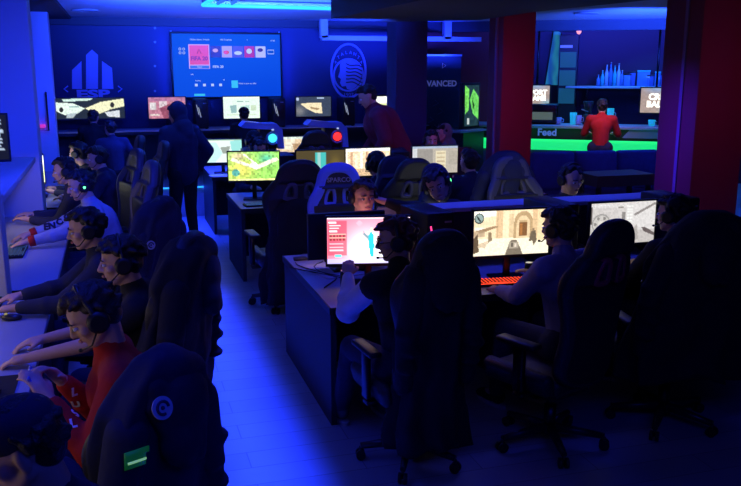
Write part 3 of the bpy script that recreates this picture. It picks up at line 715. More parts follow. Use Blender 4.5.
# ---- television on the back wall
T = thing('television', 'huge wall-mounted television showing a blue console menu', 'television')
p0, p1 = atY(171.5, 33.5, 13.85), atY(281, 96, 13.85); cx, cz, tw_, th_ = (p0.x + p1.x) / 2, (p0.z + p1.z) / 2, p1.x - p0.x, p0.z - p1.z
k = MB(); k.box((cx, 13.88, cz), (tw_ + .06, .05, th_ + .06), bev=.008); k.build('casing', PLA, T)
P = Pic(96, 54, (.004, .085, .85)); P.ell(.5, 0, 1, 1, (.005, .12, .95), .6, 1); P.ell(.9, 1, .6, .6, (.0, .05, .75), .5, 1)
me = P.mesh('screen', tw_, th_); me.materials.append(screen_material('tv_picture', .9)); me.transform(Matrix.Translation((cx, 13.85, cz))); o = bpy.data.objects.new('screen', me); COL.objects.link(o); o.parent = T
def tvp(u, v, d=0): return V((cx + (u - .5) * tw_, 13.845 - d, cz + (.5 - v) * th_))
def tile(u0, v0, u1, v1, m, nm='menu_tile'):
    a, b = tvp(u0, v0), tvp(u1, v1); k = MB(); k.box(((a.x + b.x) / 2, 13.846, (a.z + b.z) / 2), (b.x - a.x, .004, a.z - b.z)); return k.build(nm, m, T)
TW = glow('tv_white', (.6, .75, 1), .8); TR = glow('tv_red', (.9, .08, .10), .75); TD = glow('tv_dark', (.05, .02, .2), .6); TC = glow('tv_cyan', (.05, .65, .95), .8); TP = glow('tv_pink', (.8, .5, .7), .7)
tile(.145, .165, .335, .55, TP, 'selected_tile_frame'); 
def tx(body, u, v, size, m=TW, d=.006, bold=0): return text_mesh('menu_text', body, size, m, T, Matrix.Translation(tvp(u, v, d)) @ UPR, .001, bold)
a, b = tvp(.153, .18), tvp(.327, .485); k = MB(); k.box(((a.x + b.x) / 2, 13.8435, (a.z + b.z) / 2), (b.x - a.x, .004, a.z - b.z)); k.build('menu_tile', TR, T)
DR = glow('tv_dark_red', (.25, .02, .08), .6)
tx('FIFA 20', .24, .39, .085, DR, .010, .003)
k = MB(); c = tvp(.24, .28, .008); k.tube([(c.x - .03, c.y, c.z - .03), (c.x, c.y, c.z + .04), (c.x + .03, c.y, c.z - .03)], .006, 6); k.build('menu_icon', DR, T)
a, b = tvp(.153, .50), tvp(.327, .545); k = MB(); k.box(((a.x + b.x) / 2, 13.8435, (a.z + b.z) / 2), (b.x - a.x, .004, a.z - b.z)); k.build('menu_tile', glow('tv_blue', (.05, .2, .8), .7), T)
tx('Start', .24, .522, .04, TW, .010)
cols = [glow('tile_navy', (.04, .03, .22), .7), glow('tile_pale', (.6, .5, .85), .65), glow('tile_blue', (.1, .1, .6), .7), glow('tile_crimson', (.55, .02, .12), .7), glow('tile_white', (.65, .7, .95), .7)]
for i in range(5): tile(.345 + .105 * i, .19, .44 + .105 * i, .37, cols[i])
for i, (u, v, m) in enumerate(((.39, .26, TP), (.49, .29, TR), (.60, .30, TW), (.705, .27, TW), (.81, .25, TD))):
    k = MB(); c = tvp(u, v, .004); k.ell(c, (.045 + .02 * (i == 2), .003, .03 + .012 * (i == 3)), None, 12, 8); k.build('tile_picture', m, T)
k = MB(); c = tvp(.91, .28); k.tube([(c.x - .05, 13.84, c.z + .03), (c.x + .05, 13.84, c.z + .03), (c.x + .05, 13.84, c.z - .03), (c.x - .05, 13.84, c.z - .03)], .006, 6, close=True); k.build('menu_icon', TW, T)
k = MB(); c = tvp(.085, .27)
for dx in (-.03, .03):
    for dz in (-.03, .03): k.tube([(c.x + dx + .018 * cos(q), 13.84, c.z + dz + .018 * sin(q)) for q in [pi * i / 4 for i in range(8)]], .004, 5, close=True)
k.build('menu_icon', TW, T)
tx('FIFA 20', .41, .52, .055, bold=.001); tx('Online status  Friends', .25, .09, .035); tx('198 Trophies', .49, .09, .035); tx('1', .69, .09, .035); tx('17:45', .93, .10, .035); tx('Info', .17, .64, .03)
tx('Activity', .22, .74, .03); tx('25', .46, .73, .03); tx('What is new on offer', .68, .79, .034)
for i in range(4): tile(.19 + .075 * i, .79, .215 + .075 * i, .83, TW, 'menu_icon')
tile(.53, .74, .59, .86, TC, 'menu_icon'); tile(.18, .95, .28, .985, TC, 'menu_bar')
for (dx, w2) in ((-tw_ / 2 - .005, .02), (tw_ / 2 + .005, .02)):
    k = MB(); k.box((cx + dx, 13.925, cz), (.02, .012, th_ + .1)); k.build('backlight_strip', LEDB, T)
aim(area('tv_backlight_left', (cx - tw_ / 2 - .10, 13.90, cz), (.04, 1.0), BL, 2.4), (cx - tw_ / 2 - .35, 14.0, cz))
aim(area('tv_backlight_right', (cx + tw_ / 2 + .10, 13.90, cz), (.04, 1.0), BL, 2.0), (cx + tw_ / 2 + .35, 14.0, cz))

# ---- painted logos on the back wall
PALE = mat('pale_blue_vinyl_glow', (.22, .27, .75), .6, emit=(.05, .08, .55), es=.10)  # faint emission put into the vinyl; the logos are no lamps
def wp(x, y): p = atY(x, y, 13.985); return (p.x, p.z)
LG = thing('wall_logo', 'tower-shaped vinyl logo with three pointed bars and letters on the navy wall', 'wall logo')
MW = Matrix.Translation((0, 13.99, 0)) @ UPR
for pl in ([(72, 89), (72, 70), (81.5, 61), (82, 89)], [(86, 89), (86, 55), (92, 49.5), (98, 55), (98, 89)], [(102, 89), (102, 61), (112, 68), (113.5, 89)]):
    k = MB(); k.prism([wp(*q) for q in pl], 0, .008, MW); k.build('bar', PALE, LG)
c = wp(93, 95); text_mesh('lettering', 'ESP', .17, PALE, LG, MW @ Matrix.Translation((c[0], c[1] + .01, .002)) @ Matrix.Diagonal((2.0, 1, 1, 1)), .003, .008)
for xx, sg in ((66, 1), (120, -1)):
    k = MB(); a0, a1, a2 = wp(xx + 2 * sg, 86), wp(xx - 2 * sg, 89), wp(xx + 2 * sg, 92); k.tube([(a0[0], 13.985, a0[1]), (a1[0], 13.985, a1[1]), (a2[0], 13.985, a2[1])], .012, 6); k.build('angle_mark', PALE, LG)
OV = thing('wall_crest', 'oval football crest with a profile head and flowing hair on the navy wall', 'wall logo')
def ring(cx_, cy_, rx, ry, t, nm, parent, m=PALE):
    c = wp(cx_, cy_); a = wp(cx_ + rx, cy_); b2 = wp(cx_, cy_ - ry); rx_, ry_ = a[0] - c[0], b2[1] - c[1]
    k = MB(); k.tube([(c[0] + rx_ * cos(q), 13.985, c[1] + ry_ * sin(q)) for q in [2 * pi * i / 48 for i in range(48)]], t, 6, close=True); return k.build(nm, m, parent)
ring(348.5, 71, 17, 27, .022, 'outer_ring', OV); ring(348.5, 75, 14.5, 16, .018, 'inner_ring', OV)
head = [(340, 64), (343, 60.5), (348, 59), (356, 61), (361, 66), (362, 74), (360, 82), (356, 87), (351, 90), (347, 89), (346, 86), (342, 86.5), (340, 83), (341, 79), (338, 77), (340, 71)]
k = MB(); k.prism([wp(*q) for q in head], 0, .008, MW); k.build('profile_head', PALE, OV)
for i in range(6):
    pts_ = []
    for j in range(9):
        c = wp(346 + j * 2.0, 63.5 + i * 3.6 + 1.0 * sin(j * .8 + i * .4) + j * .45); pts_.append((c[0], 13.974, c[1]))
    k = MB(); k.tube(pts_, .010, 5); k.build('hair_line', PNAVY, OV)
for i, ch in enumerate('ATALANTA'):
    q = R(146 - i * 16); c = wp(348.5 + 15.4 * cos(q), 71.5 - 24 * sin(q) * .92 + 3)
    text_mesh('lettering', ch, .075, PALE, OV, MW @ Matrix.Translation((c[0], c[1], .002)) @ Matrix.Rotation((q - pi / 2) * .6, 4, 'Z'), .002)
c = wp(348.5, 95); text_mesh('lettering', '1907', .09, PALE, OV, MW @ Matrix.Translation((c[0], c[1], .002)), .002)
# ---- light frame under the ceiling at the back
FR = thing('ceiling_frame', 'pale hanging rail frame in front of the top of the back wall', 'ceiling frame')
mF = mat('pale_metal_paint', (.5, .52, .6), .5)
a, b = atY(321, 38, 13.5), atY(480, 38, 13.5)
k = MB(); k.box(((a.x + b.x) / 2, 13.5, a.z), (b.x - a.x, .12, .075)); k.build('rail', mF, FR)
for xx in (323.5, 447):
    p = atY(xx, 30, 13.5); k = MB(); k.box((p.x, 13.5, (a.z + CZ) / 2), (.12, .12, CZ - a.z)); k.build('post', mF, FR)
aim(area('rail_wash', (4.6, 12.6, 2.2), (2.2, .1), BL, 26), (4.6, 13.5, 2.62)).data.spread = R(70)
# ---- roll-up banner
BN = thing('banner', 'dark roll-up banner with white lettering beside the navy pillar', 'banner', (5.25, 13.3, .42))
k = MB(); k.box((0, 0, .95), (.84, .012, 1.86)); k.build('print', mat('banner_print', (.03, .04, .09), .5), BN)
k = MB(); k.box((0, 0, 1.89), (.86, .03, .03)); k.build('top_rail', CHR, BN)
k = MB(); k.box((0, 0, .02), (.88, .14, .05), bev=.01); k.build('base', GRYP, BN)
TXW = mat('white_print_glow', (.5, .5, .6), .6, emit=(.2, .22, .7), es=.18)  # faint blue emission put into the white print
text_mesh('lettering', 'ADVANCED', .135, TXW, BN, Matrix.Translation((-.02, -.008, 1.42)) @ UPR, .001, .004)
for i in range(6):
    k = MB(); x_, z_ = -.05 + .1 * sin(i * 2.1), 1.1 - .14 * i; k.tube([(x_, -.008, z_ + .05), (x_ + .07, -.008, z_), (x_ - .03, -.008, z_ - .05)], .006, 5); k.build('graphic', mat('dim_print', (.12, .13, .25), .6), BN)
k = MB(); k.tube([(.08, -.008, 1.76), (.14, -.008, 1.72), (.08, -.008, 1.68)], .008, 5, close=True); k.build('logo_mark', TXW, BN)
# ================================================================== BAR
B0, B1 = atZ(530, 125.5, 1.15), atZ(632, 127.5, 1.15); B0.z = B1.z = 0
ang = math.atan2(B1.y - B0.y, B1.x - B0.x); BM = Matrix.Translation(B0) @ Matrix.Rotation(ang, 4, 'Z'); BI = BM.inverted()
def bpt(x, y, back):      # local bar coordinates of a pixel on the vertical plane 'back' metres behind the bar front
    o_ = BI @ V((0, 0, CAM_H)); d = BI.to_3x3() @ ray(x, y); t = (back - o_.y) / d.y; return o_ + d * t
def bthing(name, label, cat, group=None):
    o = thing(name, label, cat, B0, ang, group); return o
BAR = bthing('bar_counter', 'long bar counter with a glowing green band across its dark front', 'bar counter')
sl, sr = bpt(452, 130, 0).x, bpt(690, 130, 0).x; mid, ln = (sl + sr) / 2, sr - sl
k = MB(); k.box((mid, .3, 1.135), (ln, .72, .045), bev=.01); k.build('countertop', mat('pale_worktop', (.35, .36, .45), .35), BAR)
k = MB(); k.box((mid, .02, 1.0), (ln, .06, .22)); k.build('front_panel', mat('black_panel', (.008, .008, .012), .4), BAR)
k = MB(); k.box((mid, .05, .42), (ln, .06, .84)); k.build('base_panel', mat('navy_panel', (.05, .06, .2), .6), BAR)
m = bpy.data.materials.new('green_grass_lit'); m.use_nodes = True; nt = m.node_tree; bs = nt.nodes['Principled BSDF']; bs.inputs['Base Color'].default_value = (.02, .3, .08, 1)
n = nt.nodes.new('ShaderNodeTexNoise'); n.inputs['Scale'].default_value = 26; mr = nt.nodes.new('ShaderNodeMapRange'); mr.inputs['To Min'].default_value = .5; mr.inputs['To Max'].default_value = 1.5
nt.links.new(n.outputs['Fac'], mr.inputs['Value']); nt.links.new(mr.outputs['Result'], bs.inputs['Emission Strength']); bs.inputs['Emission Color'].default_value = (.01, .75, .20, 1)
gz0, gz1 = bpt(580, 151, 0).z, bpt(580, 139.5, 0).z
k = MB(); k.box((mid, .0, (gz0 + gz1) / 2), (ln, .05, gz1 - gz0 - .01), bev=.01); k.build('green_band', m, BAR)
k = MB(); k.box((mid, -.028, gz1 - .025), (ln, .01, .03)); k.build('green_led', glow('green_led', (.02, 1, .25), 1.0), BAR)
p = bpt(547, 132.5, -.02); text_mesh('lettering', 'Feed', .165, mat('pale_lettering', (.3, .35, .6), .5, emit=(.1, .15, .8), es=.35), BAR, Matrix.Translation((p.x, -.013, p.z)) @ UPR, .002, .005)
p0, p1 = bpt(622, 138, -.02), bpt(660, 128, -.02); k = MB(); k.prism([(p0.x, p0.z), (bpt(632, 128, -.02).x, p1.z), (p1.x + .3, p1.z), (p1.x + .3, p0.z)], 0, .01, Matrix.Translation((0, -.012, 0)) @ UPR); k.build('grey_front_insert', mat('grey_insert', (.2, .2, .32), .5), BAR)
# shell of the bar niche
s = MB(); s.box((mid + 1, 2.3, 1.45), (ln + 3, .1, 2.9)); o = struct('wall_bar', s, mat('maroon_wall', (.06, .015, .06), .7)); o.location = B0; o.rotation_euler = (0, 0, ang)
s = MB(); p = bpt(600, 24, .1); s.box((mid + 1, .12, (p.z + CZ) / 2 - .05), (ln + 3, .12, max(.12, CZ - p.z + .1))); o = struct('trim_2', s, CEILD); o.location = B0; o.rotation_euler = (0, 0, ang)
# back shelf
SH = bthing('back_bar_shelf', 'long pale-edged shelf behind the bar holding bottles', 'shelf')
p0, p1 = bpt(566, 88, 1.85), bpt(672, 88, 1.85); zsh = bpt(620, 87.5, 1.7).z
k = MB(); k.box(((p0.x + p1.x) / 2, 1.95, zsh), (p1.x - p0.x, .5, .04), bev=.005); k.build('board', mat('pale_shelf', (.4, .42, .6), .4), SH)
for t in (.2, .8):
    k = MB(); k.box((p0.x + (p1.x - p0.x) * t, 2.12, zsh - .12), (.03, .2, .2)); k.build('bracket', MET, SH)
k = MB(); k.box(((p0.x + p1.x) / 2, 1.95, .5), (p1.x - p0.x, .5, 1.0)); 
o = k.build('back_bar_cabinet', mat('dark_cabinet', (.015, .015, .03), .6)); o.location = B0; o.rotation_euler = (0, 0, ang); tag(o, 'dark low cabinet under the bottle shelf behind the bar', 'cabinet')
GB = mat('blue_glass', (.15, .3, .8), .15, trans=.3); GT = mat('teal_glass', (.05, .5, .6), .2); GC = mat('clear_cup', (.4, .5, .8), .2)
def bottle_mesh(h, r):
    k = MB(); k.tube([(0, 0, 0), (0, 0, h * .6), (0, 0, h * .72), (0, 0, h * .8), (0, 0, h * .97)], [r, r, r * .6, r * .35, r * .33], 14)
    return k
bx = [598, 602, 606, 610, 614, 618, 621.5]
for i, x in enumerate(bx):
    h = (.2, .28, .38, .42, .36, .40, .28)[i]; p = bpt(x, 85, 1.9); w_ = BM @ V((p.x, 1.9, zsh + .02))
    r = thing('bottle', ('short', 'mid-sized', 'tall', 'tallest', 'tall narrow', 'tall pale', 'last short')[i] + ' bottle, number %s from the left of the cluster on the bar shelf' % ('one', 'two', 'three', 'four', 'five', 'six', 'seven')[i], 'bottle', w_, 0, 'bottles on the back bar shelf')
    bottle_mesh(h, .035).build('glass', (GB, GT, GC)[i % 3], r); k = MB(); k.cyl((0, 0, h * .97), (0, 0, h * 1.03), .014); k.build('bottle_cap', CHR, r)
for i, (x, h, w2) in enumerate(((627, .2, .13), (632, .24, .10), (643, .26, .22), (650, .18, .12), (657, .24, .1), (663, .2, .1))):
    p = bpt(x, 85, 1.9); w_ = BM @ V((p.x, 1.9, zsh + .02)); r = thing('box', ('small blue box right of the bottle cluster', 'upright blue carton second from the bottle cluster', 'wide teal-lidded box on the bar shelf', 'low dark box right of the teal-lidded one', 'upright tin near the red pillar', 'last small carton beside the red pillar')[i] + (' on the shelf' if i in (0, 1) else ''), 'box', w_, ang, 'cartons on the back bar shelf')
    k = MB(); k.box((0, 0, h / 2), (w2, .12, h), bev=.008); k.build('carton', (GB, mat('navy_carton', (.06, .09, .4), .5))[i % 2], r); k = MB(); k.box((0, 0, h + .012), (w2 * 1.05, .13, .024), bev=.004); k.build('lid', GT if i in (2, 4) else MET, r)
# menu screens
def menu(label, x0, y0, x1, y1, lines, back):
    a, b = bpt(x0, y0, back), bpt(x1, y1, back); cx_, cz_ = (a.x + b.x) / 2, (a.z + b.z) / 2; W, Hh = b.x - a.x, a.z - b.z
    r = bthing('menu_screen', label, 'screen'); k = MB(); k.box((cx_, back + .03, cz_), (W + .04, .05, Hh + .04)); k.build('casing', PLA, r)
    k = MB(); k.cyl((cx_, back + .05, cz_ + Hh * .3), (cx_, back + .05, CZ), .018); k.build('ceiling_pole', MET, r)
    P = Pic(40, 40, (.55, .42, .38)); P.ell(.5, 0, .5, .3, (.35, .5, .8), 1, 1); P.ell(.9, .95, .3, .3, (.3, .6, .75), 1, 1); P.noise(.12, 4, 3)
    me = P.mesh('screen', W, Hh); me.materials.append(screen_material('menu_picture_' + lines[0], .8)); me.transform(Matrix.Translation((cx_, back, cz_))); o = bpy.data.objects.new('screen', me); COL.objects.link(o); o.parent = r
    for i, t_ in enumerate(lines): text_mesh('lettering', t_, Hh * .34, glow('menu_white', (1, .95, .85), 1.5), r, Matrix.Translation((cx_ + W * .02, back - .008, cz_ + Hh * (.14 - .3 * i))) @ UPR, .001, .008)
menu('square menu screen with two white lines, right of the slim red pillar', 524, 85.5, 549, 105, ('SPORT', 'GAME'), .9)
menu('square menu screen with pale blue top, left of the big red pillar', 641.5, 88, 670, 113, ('CRP', 'BALL'), .5)
# posters / fridge at the back of the bar
a, b = bpt(549, 28, 2.2), bpt(559, 85, 2.2); r = bthing('poster', 'teal glowing vertical panel on the back wall of the bar', 'light panel')
m = bpy.data.materials.new('teal_panel'); m.use_nodes = True; nt = m.node_tree; bs = nt.nodes['Principled BSDF']; wv = nt.nodes.new('ShaderNodeTexWave'); wv.inputs['Scale'].default_value = 2; wv.inputs['Distortion'].default_value = 6
mx = nt.nodes.new('ShaderNodeMix'); mx.data_type = 'RGBA'; mx.inputs['A'].default_value = (.01, .12, .45, 1); mx.inputs['B'].default_value = (.03, .35, .65, 1); tcx = nt.nodes.new('ShaderNodeTexCoord'); nt.links.new(tcx.outputs['Object'], wv.inputs['Vector']); nt.links.new(wv.outputs['Fac'], mx.inputs['Factor']); nt.links.new(mx.outputs['Result'], bs.inputs['Emission Color']); bs.inputs['Emission Strength'].default_value = .45; bs.inputs['Base Color'].default_value = (.02, .05, .1, 1)
k = MB(); k.prism([(a.x - .02, b.z), (a.x + .10, a.z), (b.x, a.z - .1), (b.x, b.z)], 0, .03, Matrix.Translation((0, 2.2, 0)) @ UPR); k.build('panel', m, r)
k = MB(); k.tube([(b.x, 2.17, b.z), (b.x, 2.17, a.z - .1)], .012, 6); k.build('edge_profile', MET, r)
a, b = bpt(561, 36, 2.15), bpt(577, 85, 2.15); r = bthing('drinks_fridge', 'dark tall drinks fridge with dim teal glass behind the bar', 'fridge')
k = MB(); k.box(((a.x + b.x) / 2, 2.0, (a.z + 0) / 2), (b.x - a.x, .36, a.z)); k.build('cabinet', mat('fridge_black', (.01, .012, .02), .4), r)
for i in range(3):
    k = MB(); z1, z0 = a.z - .3 - i * .33, a.z - .58 - i * .33; k.box(((a.x + b.x) / 2, 1.81, (z0 + z1) / 2), ((b.x - a.x) * .85, .01, z1 - z0)); k.build('glass_door', glow('fridge_teal', (.01, .12, .28), .5), r)
k = MB(); k.box(((a.x + b.x) / 2 - .04, 1.815, a.z - .2), (.22, .008, .05)); k.build('label_strip', TXW, r)
r = bthing('wall_lamp', 'tiny red and white lamp high behind the bar', 'lamp'); p = bpt(579, 31, 1.8); k = MB(); k.ell((p.x, 1.8, p.z), (.045, .045, .06)); k.build('bulb', glow('pink_bulb', (1, .35, .5), 1.2), r); k = MB(); k.cyl((p.x, 1.8, p.z), (p.x, 1.8, CZ), .008); k.build('cord', PLA, r)
# glasses and machines on the counter
for i, (x, y, m_, h, lb) in enumerate(((573, 118, GT, .2, 'glowing teal jug on the bar counter'), (578, 118, GC, .16, 'pale beaker beside the teal jug on the bar'), (558, 120, GC, .12, 'small pale cup left of the teal jug on the bar'), (610, 113, GT, .28, 'tall cyan beaker right of the red-shirted bar customer'), (652, 118, GT, .10, 'low teal glass under the right menu screen'))):
    p = bpt(x, 121, .25); w_ = BM @ V((p.x, .3, 1.16)); r = thing('cup', lb, 'cup', w_); k = MB(); k.tube([(0, 0, 0), (0, 0, .01), (0, 0, h), (0, 0, h), (0, 0, .02)], [.04, .05, .06, .053, .042], 16); k.build('vessel', mat('lit_teal_drink', (.02, .4, .5), .3, emit=(.02, .5, .8), es=.5) if m_ is GT else m_, r)  # teal vessels carry emission for the cyan light on them
    k = MB(); k.tube([(.055, 0, h * .8), (.10, 0, h * .7), (.10, 0, h * .35), (.05, 0, h * .25)], .008, 6); k.build('handle', GC, r)
r = bthing('coffee_machine', 'boxy coffee machine with a grey screen at the left end of the bar', 'coffee machine'); p = bpt(543, 118, .4)
k = MB(); k.box((p.x, .42, 1.33), (.5, .35, .34), bev=.03); k.build('housing', MET, r); k = MB(); k.box((p.x, .24, 1.3), (.34, .01, .13)); k.build('display', mat('greenish_display', (.1, .13, .1), .3, emit=(.3, .4, .3), es=.25), r)
r = bthing('espresso_grinder', 'dark grinder with chrome lever on the bar left of the customer', 'grinder'); p = bpt(588, 115, .4)
k = MB(); k.cyl((p.x, .4, 1.16), (p.x, .4, 1.34), .09, .07); k.cyl((p.x, .4, 1.34), (p.x, .4, 1.55), .05, .09); k.build('housing', PLB, r); k = MB(); k.tube([(p.x, .3, 1.38), (p.x - .1, .22, 1.42)], .01, 6); k.build('lever', CHR, r)
area('bar_teal_light', tuple(BM @ V((bpt(600, 100, 1).x, 1.0, 2.6))), (2.6, .3), (.03, .35, 1), 30, (0, 0, 0), 140)
aim(area('bar_purple_light', tuple(BM @ V((bpt(620, 60, 1).x, .8, 2.7))), (2.2, .2), (.22, .06, 1), 5), tuple(BM @ V((bpt(620, 60, 1).x, 2.3, 2.1))))
aim(area('red_shirt_fill', tuple(BM @ V((bpt(601, 120, 0).x, -1.6, 2.5))), (.3, .3), (1, .5, .6), 1.6), tuple(BM @ V((bpt(601, 120, 0).x, -.5, 1.2)))).data.spread = R(50)  # added reddish lamp that lifts the customer's red shirt
aim(area('bar_green_light', tuple(BM @ V((mid, -.35, 1.05))), (3.5, .05), (.03, 1, .3), 1.2), tuple(BM @ V((mid, 0, .85))))
# seat back and brown board in front of the bar
a, b = atY(533, 150, 10.9), atY(652, 154, 10.4)
k = thing('bench_sofa', 'long dark blue bench sofa in front of the green bar band', 'sofa', ((a.x + b.x) / 2, 10.8, 0), R(-6)); L_ = b.x - a.x + .3
m1_ = cloth('royal_blue_upholstery', (.03, .05, .2)); s = MB(); s.box((0, 0, .22), (L_, .7, .44), bev=.05); s.build('seat', m1_, k); s = MB()
for i in range(3): s.box((-L_ / 2 + L_ * (i + .5) / 3, -.28, .66), (L_ / 3 - .01, .18, .56), Matrix.Rotation(R(-6), 4, 'X'), .06, 3)
s.build('backrest', m1_, k)
a, b = atY(591, 175, 9.2), atY(648, 175, 9.2); zt = a.z
k = thing('side_table', 'long brown wooden board table behind the islands near the red pillar', 'table', ((a.x + b.x) / 2, 9.3, 0)); s = MB(); s.box((0, 0, zt - .07), (b.x - a.x, .5, .14)); s.build('tabletop', mat('brown_wood', (.05, .04, .02), .6, vary=.3, bscale=8), k)
for sx_ in (-1, 1):
    for sy_ in (-1, 1): s = MB(); s.box((sx_ * ((b.x - a.x) / 2 - .06), sy_ * .2, (zt - .14) / 2), (.05, .05, zt - .14)); s.build('leg', MET, k)
# tall arcade cabinet with green screen
p = atY(477, 106, 12.6); AR = thing('arcade_screen', 'upright screen showing bright green shapes, left of the slim red pillar', 'screen', (p.x, 12.7, 0), R(32))
s = MB(); s.box((0, .1, p.z), (.5, .08, .74), bev=.01); s.build('casing', PLA, AR); P = pic_green(); me = P.mesh('screen', .4, .66); me.materials.append(screen_material('green_game_picture', .8)); me.transform(Matrix.Translation((0, .055, p.z))); o = bpy.data.objects.new('screen', me); COL.objects.link(o); o.parent = AR
s = MB(); s.box((0, .2, (p.z - .37) / 2), (.6, .4, p.z - .37)); s.build('pedestal', PLB, AR); s = MB(); s.box((-.25, -.02, p.z - .39), (.75, .3, .03)); s.build('ledge', GRYP, AR)
# ================================================================== DESKS
DT = mat('pale_desk_laminate', (.42, .44, .5), .45, bump=.02, bscale=40); DP = mat('dark_desk_panel', (.018, .018, .028), .6)
def island(label, y0, y1, x0, x1, half='front'):
    r = thing('gaming_desk', label, 'desk', ((x0 + x1) / 2, (y0 + y1) / 2, 0)); w, d = x1 - x0, y1 - y0
    k = MB(); k.box((0, 0, .73), (w, d, .04), bev=.004); k.build('desktop', DT, r)
    k = MB(); k.box((0, -d / 2 - .004, .73), (w, .008, .044)); k.box((-w / 2 - .004, 0, .73), (.008, d, .044)); k.build('edge_band', PLA, r)
    for s_ in (-1, 1): k = MB(); k.box((s_ * (w / 2 - .02), 0, .355), (.036, d - .04, .71)); k.build('end_panel', DP, r)
    k = MB(); k.box((0, 0, .42), (w - .08, .02, .55)); k.build('modesty_panel', DP, r)
    for t in (-.17, .17): k = MB(); k.box((w * t, 0, .355), (.03, d - .1, .71)); k.build('support_panel', DP, r)
    return r
island('near island desk with black screens and keyboards, cables on its left corner', 4.56, 6.0, 1.15, 5.1)
island('middle island desk carrying the green jungle game screen', 8.15, 9.25, 1.15, 4.55)
island('far island desk carrying the two glowing rounded computers', 10.65, 11.9, 1.15, 3.45)
island('long desk on the stage under the television', 12.95, 13.75, -.95, 5.0).location.z = .42
island('wall-side desk on the left nearest the camera, under the red hoodie player', 1.2, 5.28, -1.3, -.43); island('wall-side desk on the left below the pale ledge', 5.52, 8.36, -1.3, -.43)
r2 = island('shorter left desk beyond the second pier', 8.8, 11.9, -1.3, -.43)

# ---- near island, side facing the camera
D = .75
monitor('near monitor with a pink and white game menu, left end of the island', (1.51, 4.98, D), R(-13), pic_hero(), es=1.8)
monitor('near monitor showing a sandy desert street seen along a gun', (2.46, 4.86, D), R(-4), pic_desert(), es=1.3, zc=.32)
monitor('near monitor with a grey-white map picture behind the black chair', (3.42, 5.03, D), R(0), pic_map(), es=1.0, zc=.30)
PINK = glow('pink_led', (1, .05, .25), 1.6); REDL = glow('red_led', (1, .03, .03), 1.6); CYL = glow('cyan_led', (.05, .55, 1), 1.8)
tower('black computer tower with pink light strips between the pink and the desert screens', (1.97, 5.15, D), R(6), PINK)
tower('black computer tower right of the desert screen', (2.93, 5.2, D), R(4), glow('dim_led', (.1, .2, 1), .5))
tower('black computer tower right of the map screen', (3.92, 5.2, D), R(4), glow('dim_led', (.1, .2, 1), .5))
keyboard('red-lit keyboard in front of the desert screen', (2.34, 4.775, D), R(-6), KEYR)
keyboard('red-lit keyboard in front of the pink screen', (1.64, 4.78, D), R(-12), KEYR)
keyboard('dark keyboard in front of the map screen', (3.4, 4.74, D), 0, KEYB)
mouse('dark mouse right of the keyboard under the desert screen', (2.78, 4.68, D), 0)
can('slim drink can at the lower left of the pink screen', (1.30, 4.80, D)); can('slim drink can in front of the desert screen', (2.49, 4.66, D))
k = MB(); 
for j in range(3):
    pts_ = [(1.22 + .1 * j + .14 * sin(i * .5 + j), 5.0 + .09 * i * (1 if j else .8) + .03 * sin(i + j), D + .006) for i in range(9)]; k.tube(pts_, .004, 6)
tag(k.build('cable', PLA), 'loose black cables curling over the left corner of the near island', 'cable')
k = MB(); k.box((1.40, 5.45, D + .003), (.3, .42, .006), R(12)); k.build('mouse_mat', mat('pale_mat', (.5, .5, .56), .6)); tag(bpy.data.objects['mouse_mat'], 'pale flat mat on the left corner of the near island', 'mat')
k = MB(); k.box((1.24, 5.82, D + .012), (.10, .05, .024), bev=.006); tag(k.build('usb_hub', PLB), 'small black hub at the far left corner of the near island', 'hub')
# far side of the near island: backs of monitors lit blue
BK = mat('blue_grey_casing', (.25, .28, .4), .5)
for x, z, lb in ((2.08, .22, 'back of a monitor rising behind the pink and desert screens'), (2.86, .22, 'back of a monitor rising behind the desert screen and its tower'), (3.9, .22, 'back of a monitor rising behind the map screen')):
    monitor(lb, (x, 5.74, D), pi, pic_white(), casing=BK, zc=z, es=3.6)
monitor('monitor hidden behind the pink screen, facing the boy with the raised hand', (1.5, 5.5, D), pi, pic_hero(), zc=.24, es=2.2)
t = thing('desk_divider', 'divider with a flat blue-lit ledge rising behind the desert and map screens', 'divider', (3.03, 5.52, D))
k = MB(); k.box((0, 0, .39), (2.15, .25, .03), bev=.004); k.build('ledge', PBLU, t)
k = MB(); k.box((0, -.02, .19), (2.1, .03, .375)); k.build('panel', DP, t)
# ---- middle island
monitor('green jungle game monitor at the left end of the middle island', (1.37, 8.68, D), R(-10), pic_jungle(), es=1.5, zc=.36)
monitor('dark monitor with a teal stripe between the jungle and town screens', (2.08, 8.62, D), R(0), pic_teal_dark(), es=.8, zc=.36)
monitor('monitor with tan town buildings on the middle island', (2.62, 8.7, D), R(0), pic_town(), es=1.5, zc=.36)
monitor('monitor with a dim beige room picture, right on the middle island', (3.42, 8.7, D), R(-4), pic_room(), es=.9, zc=.36)
for x, lb in ((1.95, 'back of a monitor facing away behind the teal striped screen'), (2.85, 'back of a monitor facing away behind the town screen'), (3.7, 'back of a monitor facing away at the right of the middle island')): monitor(lb, (x, 9.0, D), pi, pic_room(), zc=.3, es=.8)
for x, lb in ((1.72, 'dark tower between the jungle and teal screens'), (3.02, 'dark tower between the town and beige room screens')): tower(lb, (x, 8.9, D), 0, glow('dim_led', (.1, .2, 1), .5))
keyboard('blue-lit keyboard at the left end of the middle island', (1.42, 8.32, D), R(8), glow('blue_key_light_mid', (.1, .3, 1), .5)); mouse('mouse by the jungle screen keyboard', (1.72, 8.3, D), 0)
